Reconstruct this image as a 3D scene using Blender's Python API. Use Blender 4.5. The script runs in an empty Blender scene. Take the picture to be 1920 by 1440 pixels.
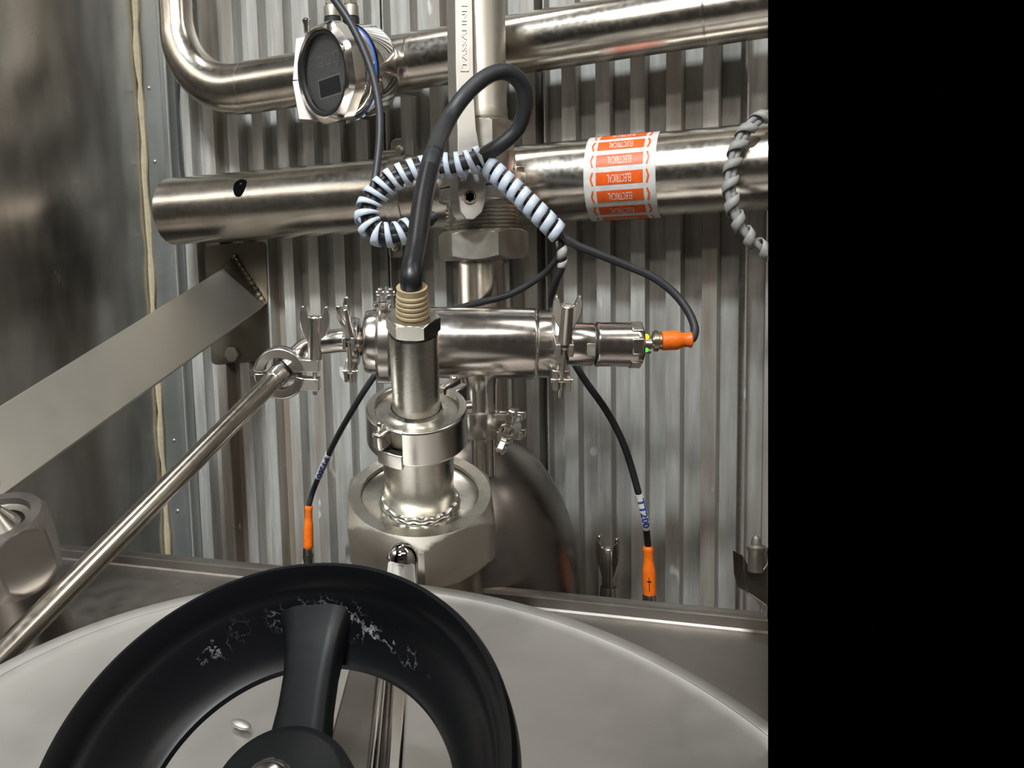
import bpy, bmesh, math, random
from mathutils import Vector, Matrix
random.seed(7)
SC = bpy.context.scene
COL = SC.collection
PI = math.pi
V = Vector
# ------------------------------------------------------------------ camera
FPX = 1750.0
PITCH, ROLL = math.radians(6.68), math.radians(1.9)
CAM = V((0, 0, 1.60))
FW = V((0, math.cos(PITCH), -math.sin(PITCH)))
_u0 = V((0, math.sin(PITCH), math.cos(PITCH)))
UP = _u0 * math.cos(ROLL) + V((1, 0, 0)) * math.sin(ROLL)
RT = V((1, 0, 0)) * math.cos(ROLL) - _u0 * math.sin(ROLL)
cam = bpy.data.cameras.new('camera')
co = bpy.data.objects.new('camera', cam)
COL.objects.link(co)
co.matrix_world = Matrix.Translation(CAM) @ Matrix((RT, UP, -FW)).transposed().to_4x4()
cam.sensor_fit = 'HORIZONTAL'
cam.sensor_width = 36
cam.lens = 36 * FPX / 1920
cam.shift_x = 0.125
cam.clip_start = 0.02
SC.camera = co
# ------------------------------------------------------------------ world, lamps, exposure
SC.view_settings.view_transform = 'Standard'
SC.view_settings.look = 'None'
SC.view_settings.gamma = 1
SC.view_settings.exposure = 0.0
SC.view_settings.use_curve_mapping = False
wd = bpy.data.worlds.new('world')
SC.world = wd
wd.use_nodes = True
wd.node_tree.nodes['Background'].inputs[0].default_value = (0, 0, 0, 1)
wd.node_tree.nodes['Background'].inputs[1].default_value = 0.0


def lamp(name, loc, target, sx, sy, power, color, spread=180):
    l = bpy.data.lights.new(name, 'AREA')
    l.shape = 'RECTANGLE'
    l.size, l.size_y, l.energy, l.color = sx, sy, power, color
    l.spread = math.radians(spread)
    o = bpy.data.objects.new(name, l)
    COL.objects.link(o)
    o.location = loc
    o.rotation_euler = (V(target) - V(loc)).to_track_quat('-Z', 'Y').to_euler()
    return o


lamp('ceiling_lamp', (-.62, -.62, 3.35), (-.30, 1.1, 1.36), .36, .18, 7.4, (.90, .96, 1.0), 50)
lamp('ceiling_lamp', (.25, -1.0, 3.0), (.1, .6, 1.4), 1.3, .16, 14.5, (1, .93, .84))
lamp('ceiling_lamp', (-.9, -1.5, 3.0), (0, .6, 1.4), .9, .16, 9, (1, .93, .84))
lamp('ceiling_lamp', (.95, .2, 2.85), (.2, .8, 1.3), .2, .9, 4, (1, .95, .88))
lamp('ceiling_lamp', (-.40, .92, 3.3), (-.15, .45, 1.2), .5, .14, 1.6, (1, .97, .92), 110)

# ------------------------------------------------------------------ pixel to world helpers


def P(x, y, d):
    return CAM + d * (FW + ((x - 720) / FPX) * RT - ((y - 720) / FPX) * UP)


def proj(q):
    v = q - CAM
    d = v.dot(FW)
    return 720 + FPX * v.dot(RT) / d, 720 - FPX * v.dot(UP) / d, d


YAW = math.radians(25)
UD = V((math.cos(YAW), -math.sin(YAW), 0))       # along the back wall
WN = V((-math.sin(YAW), -math.cos(YAW), 0))      # out of the back wall
PW = P(720, 720, 1.10)
Z = V((0, 0, 1))


def W(x, y, off=0.0):
    r = P(x, y, 1) - CAM
    t = (PW + WN * off - CAM).dot(WN) / r.dot(WN)
    return CAM + r * t


def plane_hit(x, y, pt, n):
    r = P(x, y, 1) - CAM
    return CAM + r * ((pt - CAM).dot(n) / r.dot(n))


def px(n, d):
    return n * d / FPX


CUTN = (P(1440, 0, 1) - CAM).cross(P(1440, 1440, 1) - CAM).normalized()
if CUTN.dot(RT) < 0:
    CUTN = -CUTN


def cam_dir(q):
    return (CAM - q).normalized()


# ------------------------------------------------------------------ materials
def new_mat(name):
    m = bpy.data.materials.new(name)
    m.use_nodes = True
    nt = m.node_tree
    return m, nt, nt.nodes['Principled BSDF']


def N(nt, t, **k):
    n = nt.nodes.new(t)
    for a, b in k.items():
        if a[:2] == 'i_':
            n.inputs[a[2:]].default_value = b
        else:
            setattr(n, a, b)
    return n


def coords(nt, scale=(1, 1, 1), rot=(0, 0, 0)):
    g = N(nt, 'ShaderNodeNewGeometry')
    mp = N(nt, 'ShaderNodeMapping')
    mp.inputs['Scale'].default_value = scale
    mp.inputs['Rotation'].default_value = rot
    nt.links.new(g.outputs['Position'], mp.inputs[0])
    return mp.outputs[0]


def ramp(nt, src, stops):
    r = N(nt, 'ShaderNodeValToRGB')
    e = r.color_ramp.elements
    e[0].position, e[0].color = stops[0][0], (*stops[0][1], 1)
    e[1].position, e[1].color = stops[-1][0], (*stops[-1][1], 1)
    for p, c in stops[1:-1]:
        q = e.new(p)
        q.color = (*c, 1)
    nt.links.new(src, r.inputs[0])
    return r.outputs[0]


def metal(name, col, rough, rvar=.06, bump=.02, bscale=60, stretch=(1, 1, 1), metallic=1.0, cvar=.15, rot=(0, 0, 0)):
    m, nt, b = new_mat(name)
    c = coords(nt, stretch, rot)
    n1 = N(nt, 'ShaderNodeTexNoise', i_Scale=bscale, i_Detail=6.0 if bump else 1.0, i_Roughness=.5)
    n2 = N(nt, 'ShaderNodeTexNoise', i_Scale=bscale * .13, i_Detail=1.0)
    nt.links.new(c, n1.inputs[0])
    nt.links.new(c, n2.inputs[0])
    lo = tuple(v * (1 - cvar) for v in col)
    hi = tuple(min(1, v * (1 + cvar)) for v in col)
    nt.links.new(ramp(nt, n2.outputs[0], [(.3, lo), (.7, hi)]), b.inputs['Base Color'])
    mr = N(nt, 'ShaderNodeMapRange')
    mr.inputs[1].default_value, mr.inputs[2].default_value = .3, .7
    mr.inputs[3].default_value, mr.inputs[4].default_value = max(.02, rough - rvar), rough + rvar
    nt.links.new(n1.outputs[0], mr.inputs[0])
    nt.links.new(mr.outputs[0], b.inputs['Roughness'])
    b.inputs['Metallic'].default_value = metallic
    if bump:
        bp = N(nt, 'ShaderNodeBump', i_Strength=bump, i_Distance=.0004)
        nt.links.new(n1.outputs[0], bp.inputs['Height'])
        nt.links.new(bp.outputs[0], b.inputs['Normal'])
    return m


def plain(name, col, rough=.5, metallic=0.0, spec=.5, coat=0, **k):
    m, nt, b = new_mat(name)
    c = coords(nt)
    n = N(nt, 'ShaderNodeTexNoise', i_Scale=180.0, i_Detail=3.0)
    nt.links.new(c, n.inputs[0])
    nt.links.new(ramp(nt, n.outputs[0], [(.3, tuple(v * .88 for v in col)), (.7, tuple(min(1, v * 1.08) for v in col))]), b.inputs['Base Color'])
    b.inputs['Roughness'].default_value = rough
    b.inputs['Metallic'].default_value = metallic
    b.inputs['Specular IOR Level'].default_value = spec
    b.inputs['Coat Weight'].default_value = coat
    for a, v in k.items():
        b.inputs[a.replace('_', ' ')].default_value = v
    return m


M = {}
M['pipe'] = metal('pipe_steel', (.58, .54, .48), .23, .03, 0, 200)
M['polish'] = metal('polished_steel', (.78, .74, .70), .20, .02, 0, 200, cvar=.06)
M['turned'] = metal('turned_steel', (.62, .60, .54), .27, .02, 0, 60, (1, 1, 3), cvar=.06)
M['cast'] = metal('cast_steel', (.64, .61, .57), .25, .02, 0, 60, cvar=.06)
M['satin'] = metal('satin_steel', (.45, .425, .37), .46, .05, 0, 90, cvar=.08)
M['lever'] = metal('lever_steel', (.40, .38, .345), .46, .05, 0, 90, cvar=.05)
M['chrome'] = metal('chrome', (.85, .83, .82), .05, .01, 0, 100, cvar=.02)
M['bar'] = metal('brushed_bar_steel', (.50, .475, .42), .40, .01, 0, 40, cvar=.03)
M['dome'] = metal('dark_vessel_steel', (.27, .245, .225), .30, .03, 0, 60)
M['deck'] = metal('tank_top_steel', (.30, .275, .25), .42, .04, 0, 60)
M['lid'] = metal('bead_blasted_lid_steel', (.54, .525, .495), .46, .02, 0, 60, cvar=.03)
M['weld'] = metal('weld_bead', (.66, .64, .60), .30, .06, .5, 260)
M['flash'] = metal('galvanised_flashing', (.36, .375, .36), .42, .1, .05, 30, (1, 1, .3), .85)
M['stain'] = metal('stained_plate', (.20, .18, .14), .42, .1, .08, 40, cvar=.4)
M['brass'] = metal('old_brass', (.45, .40, .30), .3, .06, .03, 160)
M['black'] = plain('black_moulded_plastic', (.006, .007, .0075), .42, spec=.2)
M['rubber'] = plain('black_cable_rubber', (.022, .023, .026), .50)
M['shrink'] = plain('black_heat_shrink', (.012, .012, .014), .38)
M['gasket'] = plain('black_gasket', (.01, .01, .01), .6)
M['orange'] = plain('orange_plastic', (.90, .17, .008), .42)
M['orange_ink'] = plain('orange_ink', (.86, .12, .008), .4)
M['tan'] = plain('tan_plastic', (.40, .31, .18), .45)
M['wrap'] = plain('translucent_white_wrap', (.55, .62, .72), .35, Subsurface_Weight=.2, Subsurface_Scale=.002)
M['greywrap'] = plain('grey_wrap', (.36, .36, .34), .5)
M['greycable'] = plain('grey_cable', (.30, .30, .30), .5)
M['white'] = plain('white_vinyl', (.72, .71, .68), .35)
M['whiteink'] = plain('white_ink', (.80, .76, .70), .5)
M['blueink'] = plain('blue_ink', (.03, .06, .35), .5)
M['blue'] = plain('blue_gasket', (.03, .12, .50), .4)
M['caulk'] = plain('old_caulk', (.34, .29, .19), .7)
M['hole'] = plain('hole_shade_black', (.003, .003, .003), .9, spec=0)  # near-black colour painted in for the shade inside openings
M['display'] = plain('display_plate', (.16, .165, .165), .45)
M['lcd'] = plain('lcd_dark', (.03, .034, .04), .15)
M['print'] = plain('display_print', (.34, .34, .34), .5)
M['paint'] = plain('painted_wall', (.42, .40, .37), .7)
M['ceil'] = plain('painted_ceiling', (.60, .58, .54), .8)
M['floor'] = plain('concrete_floor', (.16, .15, .14), .6)


def glass():
    m, nt, b = new_mat('gauge_glass')
    b.inputs['Base Color'].default_value = (1, 1, 1, 1)
    b.inputs['Roughness'].default_value = .03
    b.inputs['Transmission Weight'].default_value = 1
    b.inputs['IOR'].default_value = 1.3
    return m


M['glass'] = glass()


def led(name, c, s):
    m, nt, b = new_mat(name)
    b.inputs['Base Color'].default_value = (*c, 1)
    b.inputs['Emission Color'].default_value = (*c, 1)
    b.inputs['Emission Strength'].default_value = s
    return m


M['led_y'] = led('led_yellow', (1, .62, 0), 1.6)
M['led_g'] = led('led_green', (.08, 1, .03), 1.6)


def galv():
    # galvanised steel: streaky patina running down the sheets, rust tints near seams, white oxide spots
    m, nt, b = new_mat('galvanised_corrugated_steel')
    c = coords(nt, (1, 1, .10))
    c2 = coords(nt, (1, 1, .5))
    n1 = N(nt, 'ShaderNodeTexNoise', i_Scale=70.0, i_Detail=8.0, i_Roughness=.65)
    n2 = N(nt, 'ShaderNodeTexNoise', i_Scale=9.0, i_Detail=5.0)
    n3 = N(nt, 'ShaderNodeTexNoise', i_Scale=38.0, i_Detail=2.0)
    n4 = N(nt, 'ShaderNodeTexNoise', i_Scale=14.0, i_Detail=6.0)
    nt.links.new(c, n1.inputs[0])
    nt.links.new(c2, n2.inputs[0])
    nt.links.new(c2, n3.inputs[0])
    nt.links.new(c, n4.inputs[0])
    base = ramp(nt, n1.outputs[0], [(.30, (.27, .26, .235)), (.55, (.43, .425, .395)), (.75, (.58, .58, .55))])
    rust = ramp(nt, n4.outputs[0], [(.52, (0, 0, 0)), (.72, (1, 1, 1))])
    mx = N(nt, 'ShaderNodeMixRGB')
    mx.inputs[2].default_value = (.20, .135, .08, 1)
    rm = N(nt, 'ShaderNodeMath', operation='MULTIPLY')
    rm.inputs[1].default_value = .75
    nt.links.new(rust, rm.inputs[0])
    nt.links.new(rm.outputs[0], mx.inputs[0])
    nt.links.new(base, mx.inputs[1])
    spots = ramp(nt, n3.outputs[0], [(.70, (0, 0, 0)), (.735, (1, 1, 1))])
    m2 = N(nt, 'ShaderNodeMixRGB')
    m2.inputs[2].default_value = (.66, .66, .63, 1)
    nt.links.new(spots, m2.inputs[0])
    nt.links.new(mx.outputs[0], m2.inputs[1])
    nt.links.new(m2.outputs[0], b.inputs['Base Color'])
    b.inputs['Metallic'].default_value = .40
    mr = N(nt, 'ShaderNodeMapRange')
    mr.inputs[3].default_value, mr.inputs[4].default_value = .34, .62
    nt.links.new(n2.outputs[0], mr.inputs[0])
    nt.links.new(mr.outputs[0], b.inputs['Roughness'])
    bp = N(nt, 'ShaderNodeBump', i_Strength=.12, i_Distance=.001)
    nt.links.new(n1.outputs[0], bp.inputs['Height'])
    nt.links.new(bp.outputs[0], b.inputs['Normal'])
    return m


M['galv'] = galv()


def panel_mat():
    # rolled stainless sheet: wavy, glossy, smeared
    m, nt, b = new_mat('wavy_stainless_sheet')
    c = coords(nt, (1, 1, .35))
    n0 = N(nt, 'ShaderNodeTexNoise', i_Scale=4.0, i_Detail=2.0)
    n1 = N(nt, 'ShaderNodeTexNoise', i_Scale=45.0, i_Detail=7.0)
    nt.links.new(coords(nt, (1, 1, .7)), n0.inputs[0])
    nt.links.new(c, n1.inputs[0])
    nt.links.new(ramp(nt, n1.outputs[0], [(.3, (.40, .385, .36)), (.7, (.52, .50, .47))]), b.inputs['Base Color'])
    b.inputs['Metallic'].default_value = 1
    mr = N(nt, 'ShaderNodeMapRange')
    mr.inputs[3].default_value, mr.inputs[4].default_value = .20, .31
    nt.links.new(n1.outputs[0], mr.inputs[0])
    nt.links.new(mr.outputs[0], b.inputs['Roughness'])
    b1 = N(nt, 'ShaderNodeBump', i_Strength=.12, i_Distance=.02)
    nt.links.new(n0.outputs[0], b1.inputs['Height'])
    nt.links.new(b1.outputs[0], b.inputs['Normal'])
    return m


M['panel'] = panel_mat()


def wheel_mat():
    # black moulded plastic with dried white splashes (a stain with its own shape)
    m, nt, b = new_mat('splashed_black_plastic')
    c = coords(nt)
    n1 = N(nt, 'ShaderNodeTexNoise', i_Scale=130.0, i_Detail=5.0, i_Roughness=.6)
    n2 = N(nt, 'ShaderNodeTexNoise', i_Scale=300.0, i_Detail=3.0)
    nt.links.new(c, n1.inputs[0])
    nt.links.new(c, n2.inputs[0])
    # stringy dried splashes: thin iso-lines of the noise, only round two splash centres
    sb = N(nt, 'ShaderNodeMath', operation='SUBTRACT')
    sb.inputs[1].default_value = .5
    nt.links.new(n1.outputs[0], sb.inputs[0])
    ab = N(nt, 'ShaderNodeMath', operation='ABSOLUTE')
    nt.links.new(sb.outputs[0], ab.inputs[0])
    g = N(nt, 'ShaderNodeNewGeometry')
    tot = None
    for pos, rad, amp in SPLASH:
        ds = N(nt, 'ShaderNodeVectorMath', operation='DISTANCE')
        ds.inputs[1].default_value = pos
        nt.links.new(g.outputs['Position'], ds.inputs[0])
        mr = N(nt, 'ShaderNodeMapRange')
        mr.inputs[1].default_value, mr.inputs[2].default_value = rad * .15, rad
        mr.inputs[3].default_value, mr.inputs[4].default_value = amp, 0
        nt.links.new(ds.outputs['Value'], mr.inputs[0])
        if tot is None:
            tot = mr.outputs[0]
        else:
            mxm = N(nt, 'ShaderNodeMath', operation='MAXIMUM')
            nt.links.new(tot, mxm.inputs[0])
            nt.links.new(mr.outputs[0], mxm.inputs[1])
            tot = mxm.outputs[0]
    df = N(nt, 'ShaderNodeMath', operation='SUBTRACT')
    nt.links.new(tot, df.inputs[0])
    nt.links.new(ab.outputs[0], df.inputs[1])
    mk = ramp(nt, df.outputs[0], [(.0, (0, 0, 0)), (.03, (1, 1, 1))])
    mul = N(nt, 'ShaderNodeMath', operation='MULTIPLY')
    nt.links.new(mk, mul.inputs[0])
    nt.links.new(n2.outputs[0], mul.inputs[1])
    mx = N(nt, 'ShaderNodeMixRGB')
    mx.inputs[1].default_value = (.006, .0065, .0075, 1)
    mx.inputs[2].default_value = (.55, .57, .57, 1)
    nt.links.new(mul.outputs[0], mx.inputs[0])
    nt.links.new(mx.outputs[0], b.inputs['Base Color'])
    b.inputs['Roughness'].default_value = .36
    b.inputs['Specular IOR Level'].default_value = .22
    return m


WD = .30
wc = P(483.2, 1437.5, WD)
wnv = V((math.sin(math.radians(-14.4)), -math.sin(math.radians(31.1)) * math.cos(math.radians(-14.4)), math.cos(math.radians(31.1)) * math.cos(math.radians(-14.4))))
SPLASH = [(plane_hit(x, y, wc - wnv * h, wnv), r, a) for x, y, h, r, a in ((650, 1170, .016, .010, .045), (610, 1145, .014, .008, .03), (560, 1150, .014, .008, .03), (520, 1165, .014, .008, .03), (690, 1190, .02, .007, .05), (725, 1205, .02, .006, .05), (760, 1235, .022, .006, .04), (785, 1275, .024, .005, .03), (450, 1180, .015, .008, .012), (405, 1215, .017, .008, .025), (380, 1245, .017, .005, .035), (515, 1205, .017, .005, .03))]
M['wheel'] = wheel_mat()

# ------------------------------------------------------------------ object helpers


def tag(o, label=None, cat=None, group=None, kind=None):
    for k, v in (('label', label), ('category', cat), ('group', group), ('kind', kind)):
        if v:
            o[k] = v
    return o


def thing(name, label, cat, loc, group=None):
    o = bpy.data.objects.new(name, None)
    COL.objects.link(o)
    o.location = loc
    o.empty_display_size = .01
    return tag(o, label, cat, group)


def top(o):
    while o.parent:
        o = o.parent
    return o


class G:
    def __init__(s):
        s.v, s.f = [], []

    def add(s, vs, fs):
        k = len(s.v)
        s.v += [V(p) for p in vs]
        s.f += [tuple(i + k for i in f) for f in fs]
        return s

    def lathe(s, F, prof, n=48, a0=0, a1=2 * PI):
        full = abs(a1 - a0 - 2 * PI) < 1e-6
        m = n if full else n + 1
        vs, fs = [], []
        for (r, z) in prof:
            for i in range(m):
                a = a0 + (a1 - a0) * i / n
                vs.append(F @ V((r * math.cos(a), r * math.sin(a), z)))
        for j in range(len(prof) - 1):
            for i in range(n):
                a, b = j * m + i, j * m + (i + 1) % m
                fs.append((a, b, b + m, a + m))
        if not full and prof[0] == prof[-1]:
            L = len(prof) - 1
            fs.append(tuple(j * m for j in range(L)))
            fs.append(tuple(j * m + n for j in reversed(range(L))))
        return s.add(vs, fs)

    def tube(s, pts, r, n=14, cap=True):
        pts = [V(p) for p in pts]
        R = r if isinstance(r, (list, tuple)) else [r] * len(pts)
        T = []
        for i in range(len(pts)):
            T.append((pts[min(i + 1, len(pts) - 1)] - pts[max(i - 1, 0)]).normalized())
        x = T[0].orthogonal().normalized()
        vs, fs = [], []
        for i, p in enumerate(pts):
            x = (x - T[i] * x.dot(T[i])).normalized()
            y = T[i].cross(x)
            for k in range(n):
                a = 2 * PI * k / n
                vs.append(p + R[i] * (math.cos(a) * x + math.sin(a) * y))
        for i in range(len(pts) - 1):
            for k in range(n):
                a, b = i * n + k, i * n + (k + 1) % n
                fs.append((a, b, b + n, a + n))
        if cap:
            fs.append(tuple(reversed(range(n))))
            fs.append(tuple((len(pts) - 1) * n + k for k in range(n)))
        return s.add(vs, fs)

    def prism(s, F, out, z0, z1):
        n = len(out)
        vs = [F @ V((x, y, z0)) for x, y in out] + [F @ V((x, y, z1)) for x, y in out]
        fs = [(i, (i + 1) % n, (i + 1) % n + n, i + n) for i in range(n)]
        fs += [tuple(reversed(range(n))), tuple(range(n, 2 * n))]
        return s.add(vs, fs)

    def box(s, F, a, b):
        return s.prism(F, [(a[0], a[1]), (b[0], a[1]), (b[0], b[1]), (a[0], b[1])], a[2], b[2])

    def sphere(s, F, r, sz=1.0, n=16):
        prof = [(max(1e-5, r * math.sin(PI * i / 10)), -r * sz * math.cos(PI * i / 10)) for i in range(11)]
        return s.lathe(F, prof, n)


def frame(o, z, x=None):
    z = V(z).normalized()
    x = V(x) if x is not None else z.orthogonal()
    x = (x - z * x.dot(z)).normalized()
    y = z.cross(x)
    return Matrix.Translation(V(o)) @ Matrix((x, y, z)).transposed().to_4x4()


def obj(name, g, mat, parent=None, bevel=0, smooth=35, clip=True, cap=False, solid=0, seg=2):
    bm = bmesh.new()
    vs = [bm.verts.new(p) for p in g.v]
    bm.verts.ensure_lookup_table()
    for f in g.f:
        idx = [vs[i] for i in f]
        if len(set(idx)) >= 3:
            try:
                bm.faces.new(idx)
            except ValueError:
                pass
    bmesh.ops.remove_doubles(bm, verts=bm.verts, dist=1e-7)
    bmesh.ops.recalc_face_normals(bm, faces=bm.faces)
    if clip and any((v.co - CAM).dot(CUTN) > 1e-4 for v in bm.verts):
        r = bmesh.ops.bisect_plane(bm, geom=bm.verts[:] + bm.edges[:] + bm.faces[:], plane_co=CAM, plane_no=CUTN, clear_outer=True)
        if cap:
            es = [e for e in r['geom_cut'] if isinstance(e, bmesh.types.BMEdge) and e.is_valid]
            bmesh.ops.holes_fill(bm, edges=es, sides=0)
    if parent is None:
        c = [v.co for v in bm.verts]
        lo = V([min(p[i] for p in c) for i in range(3)])
        hi = V([max(p[i] for p in c) for i in range(3)])
        loc = V(((lo.x + hi.x) / 2, (lo.y + hi.y) / 2, lo.z))
    else:
        loc = V(top(parent).location)
    bmesh.ops.translate(bm, verts=bm.verts, vec=-loc)
    me = bpy.data.meshes.new(name)
    bm.to_mesh(me)
    bm.free()
    me.materials.append(M[mat] if isinstance(mat, str) else mat)
    if smooth:
        me.shade_smooth()
        me.set_sharp_from_angle(angle=math.radians(smooth))
    o = bpy.data.objects.new(name, me)
    COL.objects.link(o)
    if parent is None:
        o.location = loc
    else:
        o.parent = parent
    if solid:
        md = o.modifiers.new('thickness', 'SOLIDIFY')
        md.thickness = solid
        md.offset = 0
    if bevel:
        md = o.modifiers.new('bevel', 'BEVEL')
        md.width, md.segments, md.limit_method = bevel, seg, 'ANGLE'
        md.angle_limit = math.radians(40)
        md.harden_normals = False
    return o


def spline(pts, n=10):
    pts = [V(p) for p in pts]
    q = [pts[0] * 2 - pts[1]] + pts + [pts[-1] * 2 - pts[-2]]
    out = []
    for i in range(1, len(q) - 2):
        for k in range(n):
            t = k / n
            a, b, c, d = q[i - 1], q[i], q[i + 1], q[i + 2]
            out.append(.5 * ((2 * b) + (c - a) * t + (2 * a - 5 * b + 4 * c - d) * t * t + (3 * b - a - 3 * c + d) * t ** 3))
    out.append(pts[-1])
    return out


def pp(L, n=10):
    return spline([P(*a) for a in L], n)


def helix(path, r, pitch, width, wob=0.0):
    """flat band wound around a path"""
    L = [0]
    for i in range(1, len(path)):
        L.append(L[-1] + (path[i] - path[i - 1]).length)
    T = [(path[min(i + 1, len(path) - 1)] - path[max(i - 1, 0)]).normalized() for i in range(len(path))]
    X = [T[0].orthogonal().normalized()]
    for i in range(1, len(path)):
        x = X[-1]
        X.append((x - T[i] * x.dot(T[i])).normalized())

    def at(s):
        s = min(max(s, 0), L[-1])
        i = 0
        while i < len(L) - 2 and L[i + 1] < s:
            i += 1
        t = (s - L[i]) / max(1e-9, L[i + 1] - L[i])
        return path[i].lerp(path[i + 1], t), T[i].lerp(T[i + 1], t).normalized(), X[i].lerp(X[i + 1], t).normalized()
    n = int(L[-1] / pitch * 28)
    vs, fs = [], []
    for k in range(n + 1):
        s = L[-1] * k / n
        a = 2 * PI * s / pitch
        for w in (-width / 2, 0, width / 2):
            p, t, x = at(s + w)
            y = t.cross(x)
            vs.append(p + r * (math.cos(a) * x + math.sin(a) * y))
    for k in range(n):
        for j in range(2):
            i = k * 3 + j
            fs.append((i, i + 1, i + 4, i + 3))
    return G().add(vs, fs)


_tc = {}


def text_mesh(s, size, bold=0.0):
    cu = bpy.data.curves.new('t', 'FONT')
    cu.body = s
    cu.size = size
    cu.offset = bold
    cu.align_x = 'CENTER'
    cu.align_y = 'CENTER'
    cu.resolution_u = 2
    o = bpy.data.objects.new('t', cu)
    COL.objects.link(o)
    dg = bpy.context.evaluated_depsgraph_get()
    me = bpy.data.meshes.new_from_object(o.evaluated_get(dg))
    if bold:                       # cut the letters finely so that they can be bent round a cable
        bm = bmesh.new()
        bm.from_mesh(me)
        for _ in range(3):
            bmesh.ops.triangulate(bm, faces=bm.faces)
            es = [e_ for e_ in bm.edges if e_.calc_length() > size * .07]
            bmesh.ops.subdivide_edges(bm, edges=es, cuts=1)
        bmesh.ops.triangulate(bm, faces=bm.faces)
        bm.to_mesh(me)
        bm.free()
    vs = [v.co.copy() for v in me.vertices]
    fs = [tuple(p.vertices) for p in me.polygons]
    bpy.data.objects.remove(o)
    bpy.data.curves.remove(cu)
    bpy.data.meshes.remove(me)
    return vs, fs


def text_flat(g, s, size, F, sx=1.0, dz=0.0):
    """text in the xy plane of frame F"""
    vs, fs = text_mesh(s, size)
    return g.add([F @ V((p.x * sx, p.y, dz)) for p in vs], fs)


def text_cyl(g, s, size, o, axis, face, R, sx=1.0, ang=0.0):
    """text reading along axis, wrapped round a cylinder; letter tops turn towards face x axis"""
    axis = axis.normalized()
    face = (face - axis * face.dot(axis)).normalized()
    up = face.cross(axis)
    vs, fs = text_mesh(s, size)
    out = []
    for p in vs:
        a = ang + p.y / R
        out.append(o + axis * p.x * sx + R * (math.cos(a) * face + math.sin(a) * up))
    return g.add(out, fs)


def wing_outline(L, b, sp):
    """Y shaped wing nut outline, x across, y along; barrel half width b, wing span sp"""
    rt = [(b, L * .30), (sp * .80, L * .50), (sp * .96, L * .62), (sp, L * .76), (sp * .97, L * .90), (sp * .88, L * .985), (sp * .74, L), (sp * .62, L * .96), (b * .95, L * .80)]
    return [(-b, 0), (b, 0)] + rt + [(-x, y) for x, y in reversed(rt)]


def wing_nut(parent, o, z, x, L, b, sp, mat='cast', rib=True):
    F = frame(o, z, x)                     # local z along the stem, x across the wings
    Fx = F @ Matrix.Rotation(PI / 2, 4, 'X')   # xy outline -> xz
    g = G()
    g.prism(Fx, wing_outline(L, b, sp), -b * .42, b * .42)
    w = obj('wing_nut', g, mat, parent, bevel=b * .12)
    g = G().lathe(F, [(b * .55, L * .80), (b * .82, L * .80), (b * .95, L * .78), (b, L * .4), (b * 1.08, L * .02), (b * 1.08, 0), (1e-5, 0)], 20)
    g.lathe(F, [(b * .55, L * .80), (b * .5, L * .55), (1e-5, L * .55)], 20)
    obj('barrel', g, mat, w)
    if rib:
        g = G()
        for sgn in (-1, 1):
            for k in range(3):
                xx = sgn * (b * 1.25 + (sp - b * 1.3) * k / 3.2)
                g.box(F, (xx - b * .11, -b * .62, L * (.52 + .07 * k)), (xx + b * .11, b * .62, L * (.86 + .03 * k)))
        obj('ribs', g, mat, w)
    return w


def thread(g, F, r, z0, z1, pitch):
    n = max(2, int((z1 - z0) / pitch))
    prof = []
    for i in range(n):
        z = z0 + (z1 - z0) * i / n
        h = (z1 - z0) / n
        prof += [(r * .86, z), (r, z + h * .35), (r, z + h * .6), (r * .86, z + h * .98)]
    return g.lathe(F, [(1e-5, z0)] + prof + [(1e-5, z1)], 20)


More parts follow.
